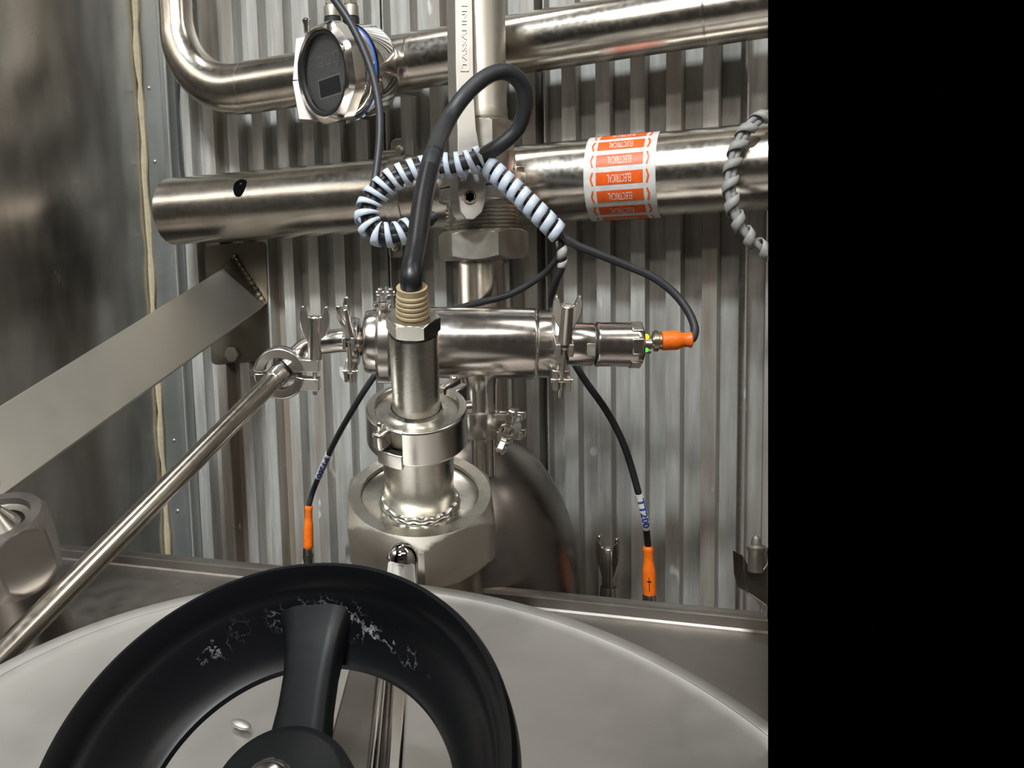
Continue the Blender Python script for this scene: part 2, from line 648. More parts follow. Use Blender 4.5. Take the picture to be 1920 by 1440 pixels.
def tri_clamp(label, o, axis, lug, R, rin, w, lugL, gap, wing, group=None, mat='cast', flip=1, wx=None, name='pipe_clamp', wb=.0035, ws=.009, fork=True, bolt_tail=.012, lean=0, lugT=None):
    """sanitary clamp: ring with a hinged gap, two lugs, swing bolt, wing nut.
    axis = pipe axis, lug = radial direction of the lugs"""
    F = frame(o, axis, lug)
    t = thing(name, label, 'clamp', o, group)
    h = w / 2
    prof = [(rin, -h * .8), (R * .94, -h), (R, -h * .6), (R, h * .6), (R * .94, h), (rin, h * .8), (rin + (R - rin) * .3, 0), (rin, -h * .8)]
    gA = math.asin(min(.9, gap / 2 / R))
    for nm, a0, a1 in (('upper_jaw', gA, PI - .04), ('lower_jaw', PI + .04, 2 * PI - gA)):
        g = G().lathe(F, prof, 30, a0, a1)
        sg = 1 if nm == 'upper_jaw' else -1
        th = lugT if lugT else (gap * .55 if gap > .006 else .004)
        y0, y1 = sorted((sg * gap / 2, sg * (gap / 2 + th)))
        if fork:
            for s2 in (-1, 1):
                z0, z1 = sorted((s2 * h * .95, s2 * h * .38))
                g.box(F, (R * .82, y0, z0), (R + lugL, y1, z1))
        else:
            g.box(F, (R * .75, y0, -h * .9), (R + lugL, y1, h * .9))
        obj(nm, g, mat, t, bevel=.0006)
    g = G()
    Fh = F @ Matrix.Translation((-R * 1.04, 0, 0))
    g.lathe(Fh, [(1e-5, -h * 1.05), (.0028, -h * 1.05), (.0028, h * 1.05), (1e-5, h * 1.05)], 16)
    obj('hinge_pin', g, mat, t)
    bx = R + lugL * .62
    yd = flip
    bd = (F.to_3x3() @ V((0, yd, 0))).normalized()
    bo = F @ V((bx, -yd * (gap / 2 + .003), 0))
    Fb = frame(bo, bd)
    obj('bolt', thread(G(), Fb, .0021, -bolt_tail, gap + .008, .0011), mat, t)
    g = G()
    for s2 in (-1, 1):
        g.lathe(F @ Matrix.Translation((bx, -yd * (gap / 2 + .003), 0)), [(1e-5, -h * 1.15), (.0022, -h * 1.15), (.0022, h * 1.15), (1e-5, h * 1.15)], 12)
        break
    obj('pivot_pin', g, mat, t)
    wo = F @ V((bx, yd * (gap / 2 + (lugT if lugT else (gap * .55 if gap > .006 else .004))), 0))
    wz = bd + (V(lean) if lean else V((0, 0, 0)))
    wing_nut(t, wo, wz, wx if wx is not None else F.to_3x3() @ V((0, 0, 1)), wing, wb, ws, mat)
    return t


def hexprism(g, F, rc, z0, z1, ch=.0, n=6, rot=0):
    """hexagon with circular chamfers made by stacked outlines"""
    ap = rc * math.cos(PI / n)
    m = 96

    def ring(k, z):
        out = []
        for i in range(m):
            a = 2 * PI * i / m + rot
            loc = (a - rot + PI / n) % (2 * PI / n) - PI / n
            rh = ap / math.cos(loc)
            out.append((min(rh, k), a, z))
        return out
    K = 7
    rings = [ring(ap * .985 + (rc - ap * .985) * i / K, z0 + ch * i / K) for i in range(K + 1)]
    rings += [ring(rc - (rc - ap * .985) * i / K, z1 - ch + ch * i / K) for i in range(K + 1)]
    vs = [F @ V((r * math.cos(a), r * math.sin(a), z)) for R_ in rings for r, a, z in R_]
    fs = []
    for j in range(len(rings) - 1):
        for i in range(m):
            a, b = j * m + i, j * m + (i + 1) % m
            fs.append((a, b, b + m, a + m))
    fs.append(tuple(reversed(range(m))))
    fs.append(tuple((len(rings) - 1) * m + i for i in range(m)))
    return g.add(vs, fs)


# =================================================================== THE SETTING
def struct(name, g, mat, **k):
    o = obj(name, g, mat, **k)
    o['kind'] = 'structure'
    return o


U0 = (W(345, 500) - PW).dot(UD)          # the corrugated sheets begin here
UC = (W(293, 520) - PW).dot(UD)          # the corner
UE = (W(1475, 500) - PW).dot(UD)
ZB, ZT = .55, 2.15


def wpt(u, off, z):
    return V((PW.x, PW.y, 0)) + UD * u + WN * off + V((0, 0, z))


def sheet_profile(ua, ub, per=.0345, dep=.0170):
    pts = []
    u = ua
    while u < ub:
        for fr, o in ((0, 0), (.47, 0), (.53, dep), (.94, dep)):
            uu = u + fr * per
            if uu <= ub:
                pts.append((uu, o))
        u += per
    return pts


back = bpy.data.objects.new('wall_back', None)
COL.objects.link(back)
back.location = wpt((U0 + UE) / 2, 0, ZB)
back['kind'] = 'structure'
seams = [U0, (W(742, 500) - PW).dot(UD), (W(1030, 500) - PW).dot(UD), (W(1396, 600) - PW).dot(UD), UE]
for k in range(4):
    pr = sheet_profile(seams[k] + .0015, seams[k + 1] + (.004 if k < 3 else 0))
    # returned lip of the sheet at each lap joint
    pr = [(pr[0][0], .019), (pr[0][0] + .0015, .019), (pr[0][0] + .002, .0)] + [p for p in pr[1:] if p[0] > pr[0][0] + .003]
    vs, fs = [], []
    zs = [ZB + (ZT - ZB) * i / 8 for i in range(9)]
    for z in zs:
        for u, o in pr:
            vs.append(wpt(u, o + .0006 * k, z))
    n = len(pr)
    for j in range(8):
        for i in range(n - 1):
            fs.append((j * n + i, j * n + i + 1, (j + 1) * n + i + 1, (j + 1) * n + i))
    obj('corrugated_sheet', G().add(vs, fs), 'galv', back, smooth=20)
g = G().add([wpt(UC - .02, -.01, ZB), wpt(UE, -.01, ZB), wpt(UE, -.01, ZT), wpt(UC - .02, -.01, ZT)], [(0, 1, 2, 3)])
obj('backing_board', g, 'paint', back)
# flat flashing strip with rivets between the corner and the corrugations
g = G().add([wpt(UC, .010, ZB), wpt(U0 - .012, .011, ZB), wpt(U0 - .006, .018, ZB), wpt(U0 + .004, .018, ZB), wpt(U0 + .005, .004, ZB),
             wpt(UC, .010, ZT), wpt(U0 - .012, .011, ZT), wpt(U0 - .006, .018, ZT), wpt(U0 + .004, .018, ZT), wpt(U0 + .005, .004, ZT)],
            [(0, 1, 6, 5), (1, 2, 7, 6), (2, 3, 8, 7), (3, 4, 9, 8)])
tr = struct('trim_1', g, 'flash', smooth=0)
for (x, y) in ((279, 165), (290, 303), (301, 440), (326, 826), (333, 958)):
    q = W(x, y, .0105)
    obj('rivet', G().sphere(frame(q, WN), .0028, .6, 12), 'flash', tr)
# left wall: a wavy stainless sheet at a right angle to the back wall
g = G()
nu, nz = 24, 18
vs, fs = [], []
for j in range(nz + 1):
    for i in range(nu + 1):
        t = i / nu * 1.25
        z = ZB + (ZT - ZB) * j / nz
        wv = .0035 * math.sin(9 * t + 3 * z) * math.sin(5 * z + 1) * min(1, t * 8)
        vs.append(wpt(UC + wv, .0 + t, z))
for j in range(nz):
    for i in range(nu):
        a = j * (nu + 1) + i
        fs.append((a, a + 1, a + nu + 2, a + nu + 1))
struct('wall_left', G().add(vs, fs), 'panel')
# caulk bead in the corner
pts, rr = [], []
for k in range(70):
    z = ZB + (ZT - ZB) * k / 69
    pts.append(wpt(UC + .003 + .0006 * math.sin(k * 1.7), .013 + .0012 * math.sin(k * .9), z))
    rr.append(.0042 + .0011 * math.sin(k * 2.1) + random.uniform(-.0006, .0006))
struct('trim_2', G().tube(pts, rr, 8), 'caulk')
# the room behind the photographer
g = G().add([(-2.2, -2.2, 3.6), (1.5, -2.2, 3.6), (1.5, 1.2, 3.6), (-2.2, 1.2, 3.6)], [(0, 1, 2, 3)])
struct('ceiling', g, 'ceil', clip=False)
g = G().add([(-2.2, -2.2, 0), (1.5, -2.2, 0), (1.5, 1.2, 0), (-2.2, 1.2, 0)], [(0, 1, 2, 3)])
struct('floor', g, 'floor', clip=False)
g = G().add([(-2.2, -2.2, 0), (1.5, -2.2, 0), (1.5, -2.2, 3.6), (-2.2, -2.2, 3.6)], [(0, 1, 2, 3)])
struct('wall_front', g, 'paint', clip=False)
g = G().add([(1.5, -2.2, 0), (1.5, .95, 0), (1.5, .95, 3.6), (1.5, -2.2, 3.6)], [(0, 1, 2, 3)])
struct('wall_right', g, 'paint', clip=False)

# =================================================================== TANK TOP
EO = .235                                   # distance of the tank edge from the back wall
e0 = W(90, 1023, EO)
e1 = W(1440, 1156, EO)
ed = (e1 - e0).normalized()
eL, eR = e0 - ed * (((e0 - PW).dot(UD) - UC - .012) / ed.dot(UD)), e1 + ed * .05
inw = V((WN.x, WN.y, 0)).normalized()       # towards the camera
tank = thing('process_tank', 'large stainless steel tank top with rolled rear edge, under the round lid', 'tank', (e0 + e1) / 2 + inw * .3 - Z * .5)
vs, fs = [], []
prof = [(-.012, -.06), (-.010, -.004), (-.009, .0), (-.006, .0002), (.0035, -.0004), (.0055, -.0018), (.0062, -.0095), (.0078, -.0112), (.05, -.012), (.14, -.022), (.24, -.036), (.38, -.05), (.55, -.06)]
n = 40
for (a, h) in prof:
    for i in range(n + 1):
        q = eL.lerp(eR, i / n)
        bow = .012 * (4 * (i / n - .55) ** 2)
        vs.append(q + inw * (a + bow * .0) + Z * h)
for j in range(len(prof) - 1):
    for i in range(n):
        a = j * (n + 1) + i
        fs.append((a, a + 1, a + n + 2, a + n + 1))
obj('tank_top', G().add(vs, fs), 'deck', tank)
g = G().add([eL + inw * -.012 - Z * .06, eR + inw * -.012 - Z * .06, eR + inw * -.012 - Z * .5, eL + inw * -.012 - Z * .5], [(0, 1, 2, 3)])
obj('tank_wall', g, 'deck', tank)


def tilt_n(tx, ty):
    tx, ty = math.radians(tx), math.radians(ty)
    return V((math.sin(ty), -math.sin(tx) * math.cos(ty), math.cos(tx) * math.cos(ty)))


# lid
LD = .40
LC = P(671, 1652, LD)
LN = tilt_n(11.5, 4.4)
LR = .3798 * LD / .60
FL = frame(LC, LN, V((1, 0, 0)))
lid = thing('manway_lid', 'large round pale stainless manway lid under the black handwheel', 'lid', LC)
g = G().lathe(FL, [(LR - .011, -.010), (LR - .002, -.010), (LR, -.008), (LR, -.002), (LR - .0015, 0), (LR - .010, .0), (LR - .0115, -.001)], 200)
obj('lid_flange', g, 'lid', lid)
g = G().lathe(FL, [(LR - .0115, -.001), (LR - .0118, .0010), (LR - .0128, .0014), (LR - .0142, .0008), (LR - .020, -.001), (LR - .06, -.003), (LR - .12, -.004), (.05, -.004), (1e-5, -.004)], 200)
obj('lid_plate', g, 'lid', lid)
q = plane_hit(452, 1358, LC, LN)
g = G().sphere(frame(q, LN, V((.5, 1, 0))) @ Matrix.Diagonal((.55, 1.0, .3, 1)), .006)
obj('stud_mark', g, 'lid', lid)
FNk = frame(LC - LN * .012, LN)
g = G().lathe(FNk, [(LR - .02, 0.0), (LR - .022, -.06)], 96)
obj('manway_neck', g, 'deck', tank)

# =================================================================== HORIZONTAL PIPES
PO = .070


def pr_axis(xa, ya, xb, yb, off):
    return W(xa, ya, off), W(xb, yb, off)


# lower conduit pipe
a, b = W(325, 397, PO), W(1460, 311, PO)
ax = (b - a).normalized()
b = b + ax * .02
LPR = px(61.5, proj(a)[2])
low = thing('conduit_pipe', 'lower, thicker horizontal stainless pipe with open left end and orange sticker', 'pipe', a)
g = G()
Fp = frame(a, ax, Z)
L = (b - a).length
g.lathe(Fp, [(LPR - .0018, .25), (LPR - .0018, .0), (LPR, 0.0), (LPR, .001), (LPR, L)], 64)
lp = obj('tube', g, 'pipe', low)
g = G().lathe(Fp, [(1e-5, .04), (LPR - .002, .04)], 32)
obj('bore_shade_disc', g, 'hole', low)  # black disc, its colour stands in for shade deep in the open pipe
# oval hole in the pipe wall: near-black patch laid on the surface, painting the shade inside
hd = (W(450, 352, PO + LPR) - a).dot(ax)
hq = a + ax * hd
fdir = cam_dir(hq)
fdir = (fdir - ax * fdir.dot(ax)).normalized()


def on_pipe(a, ax, R, x, y):
    """nearest surface point of a cylinder hit by the ray through the pixel"""
    r = (P(x, y, 1) - CAM).normalized()
    o = CAM - a
    r2 = r - ax * r.dot(ax)
    o2 = o - ax * o.dot(ax)
    A, B, C = r2.dot(r2), 2 * r2.dot(o2), o2.dot(o2) - R * R
    D = max(0, B * B - 4 * A * C)
    return CAM + r * ((-B - math.sqrt(D)) / (2 * A))


hole_px = [(437, 355), (439, 345), (446, 338), (455, 336), (462, 339), (461, 348), (455, 362), (448, 369), (440, 366)]
g = G()
rim = spline([on_pipe(a, ax, LPR + .0004, *h) for h in hole_px + hole_px[:1]], 4)
c0 = on_pipe(a, ax, LPR + .0004, 450, 352)
g.add([c0] + rim[:-1], [(0, i + 1, (i + 1) % (len(rim) - 1) + 1) for i in range(len(rim) - 1)])
obj('hole_shade_patch', g, 'hole', low)

# sticker
s0 = (on_pipe(a, ax, LPR, 1094, 330) - a).dot(ax)
s1 = (on_pipe(a, ax, LPR, 1229, 330) - a).dot(ax)
SR = LPR + .0006
cface = cam_dir(a + ax * (s0 + s1) / 2)
cface = (cface - ax * cface.dot(ax)).normalized()
cup = ax.cross(cface)
if cup.z < 0:
    cup = -cup


def cyl(t, ang, R=SR):
    return a + ax * t + R * (math.cos(ang) * cface + math.sin(ang) * cup)


def cpatch(g, t0, t1, a0, a1, R, n=8):
    vs = []
    for i in range(n + 1):
        an = a0 + (a1 - a0) * i / n
        vs += [cyl(t0, an, R), cyl(t1, an, R)]
    return g.add(vs, [(2 * i, 2 * i + 1, 2 * i + 3, 2 * i + 2) for i in range(n)])


sw = s1 - s0
st = thing('pipe_sticker', 'white wrap-around sticker with orange bars reading ELECTRICAL', 'sticker', cyl((s0 + s1) / 2, 0))
obj('vinyl', cpatch(G(), s0, s1, -2.0, 2.0, SR, 60), 'white', st)
pitch = math.radians(24.2)
for k in range(-4, 5):
    ac = k * pitch + .01
    t0, t1 = s0 + sw * .175, s0 + sw * .83
    obj('orange_bar', cpatch(G(), t0, t1, ac - pitch * .34, ac + pitch * .34, SR + .0003), 'orange_ink', st)
    for sg, tc in ((1, s0 + sw * .10), (-1, s0 + sw * .905)):
        g = G()
        for s2 in (-1, 1):
            vs = []
            for i in range(5):
                f = i / 4
                an = ac + s2 * pitch * .36 * f
                bx_ = tc + sg * sw * .026 * f
                vs += [cyl(bx_ - sw * .012, an, SR + .0003), cyl(bx_ + sw * .014, an, SR + .0003)]
            g.add(vs, [(2 * i, 2 * i + 1, 2 * i + 3, 2 * i + 2) for i in range(4)])
        obj('orange_chevron', g, 'orange_ink', st)
    vs, fs = text_mesh('ELECTRICAL', .0102)
    wd_ = max(v.x for v in vs) - min(v.x for v in vs)
    sx = sw * .335 / wd_
    tm = (t0 + t1) / 2
    out = [cyl(tm - v.x * sx, ac - v.y / LPR, SR + .0006) for v in vs]
    obj('lettering', G().add(out, fs), 'whiteink', st, smooth=0)

# saddle clamp holding the lower pipe
sc = (on_pipe(a, ax, LPR, 732, 375) - a).dot(ax)
sad = thing('pipe_saddle', 'steel saddle strap fixing the lower pipe to the wall, beside the white-wrapped cable', 'bracket', a + ax * sc)
g = G()
Fs = frame(a + ax * (sc - .008), ax, cup)
g.lathe(Fs, [(LPR + .0003, 0), (LPR + .0016, 0), (LPR + .0016, .016), (LPR + .0003, .016), (LPR + .0003, 0)], 48)
obj('strap', g, 'turned', sad)
for nm, xa, xb, ya, yb in (('upper_tab', 733, 777, 260, 312), ('lower_tab', 729, 756, 425, 483)):
    q0 = W((xa + xb) / 2, (ya + yb) / 2, .016)
    d_ = proj(q0)[2]
    hx, hy = px((xb - xa) / 2, d_) * 1.1, px((yb - ya) / 2, d_)
    Fq = frame(q0, WN, UD)
    out = []
    for cx_, cy_, a_ in ((1, 1, 0), (-1, 1, 90), (-1, -1, 180), (1, -1, 270)):
        for k in range(5):
            an = math.radians(a_ + 22.5 * k)
            rr_ = hx * .45
            out.append((cx_ * (hx - rr_) + rr_ * math.cos(an), cy_ * (hy - rr_) + rr_ * math.sin(an)))
    obj(nm, G().prism(Fq, out, -.0015, .0015), 'satin', sad, bevel=.0005)
    qb = W(748 if nm[0] == 'u' else 741, 283 if nm[0] == 'u' else 465, .019)
    obj('bolt_head', G().sphere(frame(qb, WN), .0062 if nm[0] == 'u' else .0045, .45, 16), 'satin', sad)
g = G().tube([W(722, 296, .030), W(747, 294, .030)], .0085, 20)
obj('spacer', g, 'turned', sad)

# upper pipe with elbow
d5 = .075
e = [W(322, -60, d5), W(326, 10, d5), W(334, 60, d5)]
cx = [W(480, 162, d5), W(640, 139, d5), W(840, 113, d5), W(1000, 84, d5), W(1160, 52, d5), W(1316, 30, d5), W(1475, 8, d5)]
# straight fit for the run, then a smooth bend
ra, rb = W(480, 162, d5), W(1400, 14, d5)
rd = (rb - ra).normalized()
UPR = px(47.5, proj(ra)[2])
up = thing('transfer_pipe', 'upper horizontal stainless pipe bending upwards at its left end', 'pipe', ra)
vert0 = W(325, -10, d5)
corner = ra + rd * ((vert0 - ra).dot(rd))
bendR = .085
bend = [corner + Z * .33, corner + Z * (bendR + .05), corner + Z * bendR]
for k in range(1, 12):
    t = k / 12 * PI / 2
    bend.append(corner + Z * (bendR * (1 - math.sin(t))) + rd * (bendR * (1 - math.cos(t))))
bend.append(corner + rd * bendR)
obj('tube', G().tube(bend + [corner + rd * (bendR + .02), rb + rd * .06], [UPR * .68] * 3 + [UPR * (.68 + .32 * (i / 12) ** .8) for i in range(1, 13)] + [UPR] * 2, 56, cap=False), 'pipe', up)
for xx in (419, 1317, 757):
    t = (on_pipe(ra, rd, UPR, xx, 162 - .161 * (xx - 480)) - ra).dot(rd)
    if xx == 419:
        t = (corner - ra).dot(rd) + bendR + .006
    g = G().lathe(frame(ra + rd * t, rd), [(UPR - .001, -.0014), (UPR + .0003, -.0008), (UPR + .0004, .0008), (UPR - .001, .0014)], 56)
    obj('weld_seam', g, 'pipe', up)

# dangling thin cable at the far left
obj_ = obj('thin_cable', G().tube(spline([W(372, -60, .02), W(357, 0, .02), W(345, 60, .02), W(333, 165, .02), W(336, 250, .022), W(341, 320, .022), W(350, 380, .022)], 8), .0020, 8), 'rubber')
tag(obj_, 'thin black cable running down the wall behind the pipe elbow', 'cable')

# =================================================================== SUPPORT STRUT + PLATE
pl = thing('mounting_plate', 'dark stained wall plate with a bolt, holding the wide sloping bar', 'bracket', W(445, 680, .012))
c4 = [W(384, 461, .016), W(500, 452, .016), W(508, 676, .016), W(398, 684, .016)]
cc = sum(c4, V()) / 4
Fq = frame(cc, WN, UD)
inv = Fq.inverted()
l4 = [inv @ p for p in c4]
out = []
for i in range(4):
    p0, p1, p2 = l4[i - 1], l4[i], l4[(i + 1) % 4]
    d0, d1 = (p0 - p1).normalized() * .008, (p2 - p1).normalized() * .008
    for k in range(5):
        t = k / 4
        q = p1 + d0 * (1 - t) ** 2 + d1 * t ** 2
        out.append((q.x, q.y))
obj('plate', G().prism(Fq, out, -.002, .002), 'stain', pl, bevel=.0006)
g = G()
hexprism(g, frame(W(438, 664, .018), WN, Z), .010, 0, .006, .001)
obj('bolt_head', g, 'satin', pl)
st2 = thing('support_bar', 'wide flat brushed steel bar sloping from the wall plate to lower left', 'bar', W(455, 540, .02))
A1, A2 = W(418, 503, .045), W(495, 573, .030)
B1, B2 = P(-150, 853, .76), P(-150, 1040, .72)
nrm = (B1 - A1).cross(A2 - A1).normalized()
if nrm.dot(cam_dir(A1)) < 0:
    nrm = -nrm
g = G()
v = [A1, A2, B2, B1]
g.add(v + [p - nrm * .006 for p in v], [(0, 1, 2, 3), (7, 6, 5, 4), (0, 4, 5, 1), (1, 5, 6, 2), (2, 6, 7, 3), (3, 7, 4, 0)])
obj('flat', g, 'bar', st2, bevel=.0008)
# welded foot that stands on the plate
A3, A4 = W(440, 484, .019), W(498, 570, .019)
g = G()
v = [A1 - nrm * .001, A2 - nrm * .001, A4, A3]
g.add(v + [p - nrm * .0 - UD * .006 for p in v], [(0, 1, 2, 3), (7, 6, 5, 4), (0, 4, 5, 1), (1, 5, 6, 2), (2, 6, 7, 3), (3, 7, 4, 0)])
obj('foot', g, 'stain', st2)
pts = [W(438 + 60 * t, 480 + 92 * t, .0195) for t in [i / 30 for i in range(31)]]
obj('weld_bead', G().tube(pts, [.0028 + .0008 * math.sin(i * 2.2) for i in range(31)], 8), 'stain', st2)

# =================================================================== DARK DOMED VESSEL
DD = .93
dc = P(886, 1108, DD)
dR = px(201, DD)
dome = thing('domed_vessel', 'dark polished dome-topped vessel rising behind the large hex nut', 'vessel', dc - Z * .02)
hgt = px(1108 - 797, DD)
Fd = frame(dc - Z * .1, Z)
prof = [(dR, -.2), (dR, .1)]
for k in range(1, 17):
    t = k / 16 * PI / 2
    prof.append((max(1e-5, dR * math.cos(t) ** .92), .1 + hgt * math.sin(t)))
g = G().lathe(Fd, prof, 96)
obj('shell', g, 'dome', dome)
q = P(905, 812, DD)

# =================================================================== VERTICAL PIPE WITH VALVE
VD = .865
va, vb = P(897, -80, VD), P(907, 640, VD)
vb = V((vb.x, vb.y, vb.z))
vx, vy = (va.x + vb.x) / 2, (va.y + vb.y) / 2


def vz(y):       # height of image row y on the valve axis
    lo, hi = .6, 2.6
    for _ in range(40):
        m_ = (lo + hi) / 2
        if proj(V((vx, vy, m_)))[1] > y:
            lo = m_
        else:
            hi = m_
    return lo


def vl(g, prof, n=48):
    """lathe on the valve axis with (radius in pixels, image row)"""
    F_ = frame(V((vx, vy, 0)), Z, V((1, 0, 0)))
    return g.lathe(F_, [(max(1e-5, px(r, VD)), vz(y)) for r, y in prof], n)


riser = thing('riser_pipe', 'vertical stainless pipe behind the lever, coming down into the valve', 'pipe', V((vx, vy, vz(470))))
obj('tube', vl(G(), [(49, -100), (49, 204), (50, 206), (51, 224), (47, 229), (20, 229)]), 'satin', riser)
low_r = thing('lower_riser', 'vertical stainless pipe below the valve, running down behind the tee', 'pipe', V((vx, vy, vz(860))))
obj('tube', vl(G(), [(20, 484), (49, 486), (50, 494), (49, 497), (50, 640), (50, 860)]), 'pipe', low_r)
valve = thing('ball_valve', 'steel valve with long flat lever, threaded collar and hex nut', 'valve', V((vx, vy, vz(480))))
Fv = frame(V((vx, vy, 0)), Z, V((.15, -1, 0)))
g = G()
hexprism(g, frame(V((vx, vy, 0)), Z, V((.62, -1, 0))), px(62, VD), vz(310), vz(229), .002, n=6, rot=.2)
obj('body', g, 'satin', valve, smooth=25)
obj('bonnet', vl(G(), [(10, 285), (58, 286), (63, 290), (66, 332), (60, 338), (20, 338)]), 'pipe', valve)
obj('flange', vl(G(), [(20, 328), (80, 328), (82, 330), (82, 350), (80, 352), (20, 352)]), 'turned', valve)
obj('flange', vl(G(), [(20, 354), (80, 354), (82, 356), (82, 376), (79, 379), (68, 381), (66, 390), (20, 390)]), 'turned', valve)
pf = [(20, 385)]
for k in range(7):
    y = 388 + k * 7
    pf += [(66, y), (70, y + 2), (70, y + 4.5), (66, y + 6.5)]
pf += [(20, 438)]
obj('threaded_collar', vl(G(), pf, 64), 'turned', valve, smooth=20)
g = G()
hexprism(g, frame(V((vx, vy, 0)), Z, V((.10, -1, 0))), px(86, VD), vz(487), vz(432), px(7, VD), rot=PI / 6 + .12)
obj('union_nut', g, 'satin', valve, smooth=25)
# side lug seen right of the collar
g = G().box(frame(V((vx, vy, vz(338))), Z, V((1, 0, 0))), (px(60, VD), -.012, -px(22, VD)), (px(78, VD), .006, px(22, VD)))
obj('stop_lug', g, 'brass', valve, bevel=.001)
# lever
VL = VD - px(92, VD)


def lv(x, y, dd=0):
    return P(x, y, VL + dd)


outl = [(853, -60), (885, -60), (887, 60), (889, 180), (893, 240), (902, 290), (911, 340), (912, 372), (904, 398), (888, 412), (874, 411), (864, 398), (860, 372), (859, 320), (858, 240), (855, 120)]
front = [lv(x, y) for x, y in outl]
backp = [lv(x, y) - FW * -.010 for x, y in outl]
backp = [p + FW * .009 - RT * .007 for p in front]
n = len(outl)
g = G().add(front + backp, [tuple(range(n)), tuple(reversed(range(n, 2 * n)))] + [(i, (i + 1) % n, (i + 1) % n + n, i + n) for i in range(n)])
lever = obj('lever', g, 'lever', valve, bevel=.0006, smooth=25)
lc = lv(881, 369)
Fc = frame(lc - FW * .0002, -FW, UP)
obj('screw_socket', G().lathe(Fc, [(.0062, 0), (.0062, .0012), (.0052, .0012), (.0040, -.001)], 24), 'brass', lever)
obj('socket_shade_disc', G().lathe(Fc, [(1e-5, .0004), (.0042, .0004)], 6), 'hole', lever)  # flat black disc painted as the shade in the screw socket
obj('pivot', G().tube([lc + FW * .008, lc + FW * .05], .008, 20), 'satin', valve)
# embossed maker's lettering, reading upwards
Ft = frame(lv(871, 72, -.0002), -FW, UP)
g = G()
vs, fs = text_mesh('TASSALINI', .012)
wd_ = max(v.x for v in vs) - min(v.x for v in vs)
hh = max(v.y for v in vs) - min(v.y for v in vs)
sx, sy = px(108, VL) / wd_, px(9, VL) / hh
k = len(vs)
g.add([Ft @ V((p.x * sx, p.y * sy, 0.0)) for p in vs] + [Ft @ V((p.x * sx, p.y * sy, .0007)) for p in vs], [tuple(i + k for i in f) for f in fs])
ec = {}
for f in fs:
    for i in range(len(f)):
        e_ = (f[i], f[(i + 1) % len(f)])
        ec[tuple(sorted(e_))] = ec.get(tuple(sorted(e_)), []) + [e_]
g.f += [(e_[0][0], e_[0][1], e_[0][1] + k, e_[0][0] + k) for e_ in ec.values() if len(e_) == 1]
obj('raised_lettering', g, 'cast', lever, smooth=0)
g = G()
hw, hh2, t_ = px(62, VL), px(7.5, VL), .0003
for (x0, y0, x1, y1) in ((-hw, -hh2, hw, -hh2 + t_ * 2), (-hw, hh2 - t_ * 2, hw, hh2), (-hw, -hh2, -hw + t_ * 2, hh2), (hw - t_ * 2, -hh2, hw, hh2)):
    g.box(Ft, (x0, y0, 0), (x1, y1, .0006))
obj('lettering_frame', g, 'cast', lever)
g = G()
Fz = frame(lv(869, 166, -.0002), -FW, RT)
g.box(Fz @ Matrix.Rotation(.6, 4, 'Z'), (-.0030, -.0005, 0), (.0030, .0005, .0007))
g.box(Fz @ Matrix.Rotation(-.6, 4, 'Z'), (-.0030, .0010, 0), (.0030, .0020, .0007))
obj('raised_mark', g, 'cast', lever)

# =================================================================== TRANSMITTER ON THE UPPER PIPE
ID = .93
ic = P(606, 138, ID)
yw = math.radians(56)
tc_ = cam_dir(ic)
side = V((0, 0, 1)).cross(tc_).normalized()       # points right seen from the camera
fn = (tc_ * math.cos(yw) - side * math.sin(yw)).normalized()
if proj(ic + fn * .02)[0] > 606:
    fn = (tc_ * math.cos(yw) + side * math.sin(yw)).normalized()
iu = (Z + fn * 0).normalized()
FI = frame(ic, fn, Z)                             # local x up, y sideways, z out of the face
gr = px(76, ID)
tx = thing('flow_transmitter', 'round stainless transmitter with glass front and dark display, on the upper pipe', 'gauge', ic - fn * .05)
g = G()
rr_ = gr * 1.27
m = 16
# octagonal bezel ring
vs, fs = [], []


def octa(i, R_):
    a_ = 2 * PI * i / 64 + PI / 8
    loc = (a_ - PI / 8 + PI / 8) % (PI / 4) - PI / 8
    return min(R_ * math.cos(PI / 8) / math.cos(loc), R_ * .965)


levels = [('c', gr * 1.0, -.004), ('c', gr * 1.02, .001), ('c', gr * 1.07, .0025), ('o', rr_ * .93, .001), ('o', rr_, -.004), ('o', rr_, -.016), ('c', gr * 1.10, -.019)]
for kind, R_, z_ in levels:
    for i in range(64):
        a_ = 2 * PI * i / 64
        loc = (a_ + PI / 8) % (PI / 4) - PI / 8
        rv = R_ if kind == 'c' else min(R_ * math.cos(PI / 8) / math.cos(loc), R_ * .975)
        vs.append(FI @ V((rv * math.cos(a_), rv * math.sin(a_), z_)))
for j in range(len(levels) - 1):
    for i in range(64):
        a_, b_ = j * 64 + i, j * 64 + (i + 1) % 64
        fs.append((a_, b_, b_ + 64, a_ + 64))
obj('bezel', G().add(vs, fs), 'polish', tx, smooth=25)
obj('gasket_ring', G().lathe(FI, [(gr * .90, -.002), (gr * .93, .0005), (gr * 1.0, .001), (gr * 1.01, -.001)], 64), 'gasket', tx)
obj('glass', G().lathe(FI, [(1e-5, -.0016), (gr * .92, -.0016), (gr * .92, -.0032), (1e-5, -.0032)], 64), 'glass', tx)
dsp = obj('display_plate', G().lathe(FI, [(1e-5, -.006), (gr * .95, -.006)], 64), 'display', tx)
# local x is up; y axis direction on screen
ysg = 1 if proj(FI @ V((0, .01, 0)))[0] > proj(ic)[0] else -1


def dbox(g, x0, y0, x1, y1, z=-.0058):
    """x to the right, y up in face units of the glass radius"""
    return g.box(FI, (gr * y0, min(ysg * gr * x0, ysg * gr * x1), z), (gr * y1, max(ysg * gr * x0, ysg * gr * x1), z + .0003))


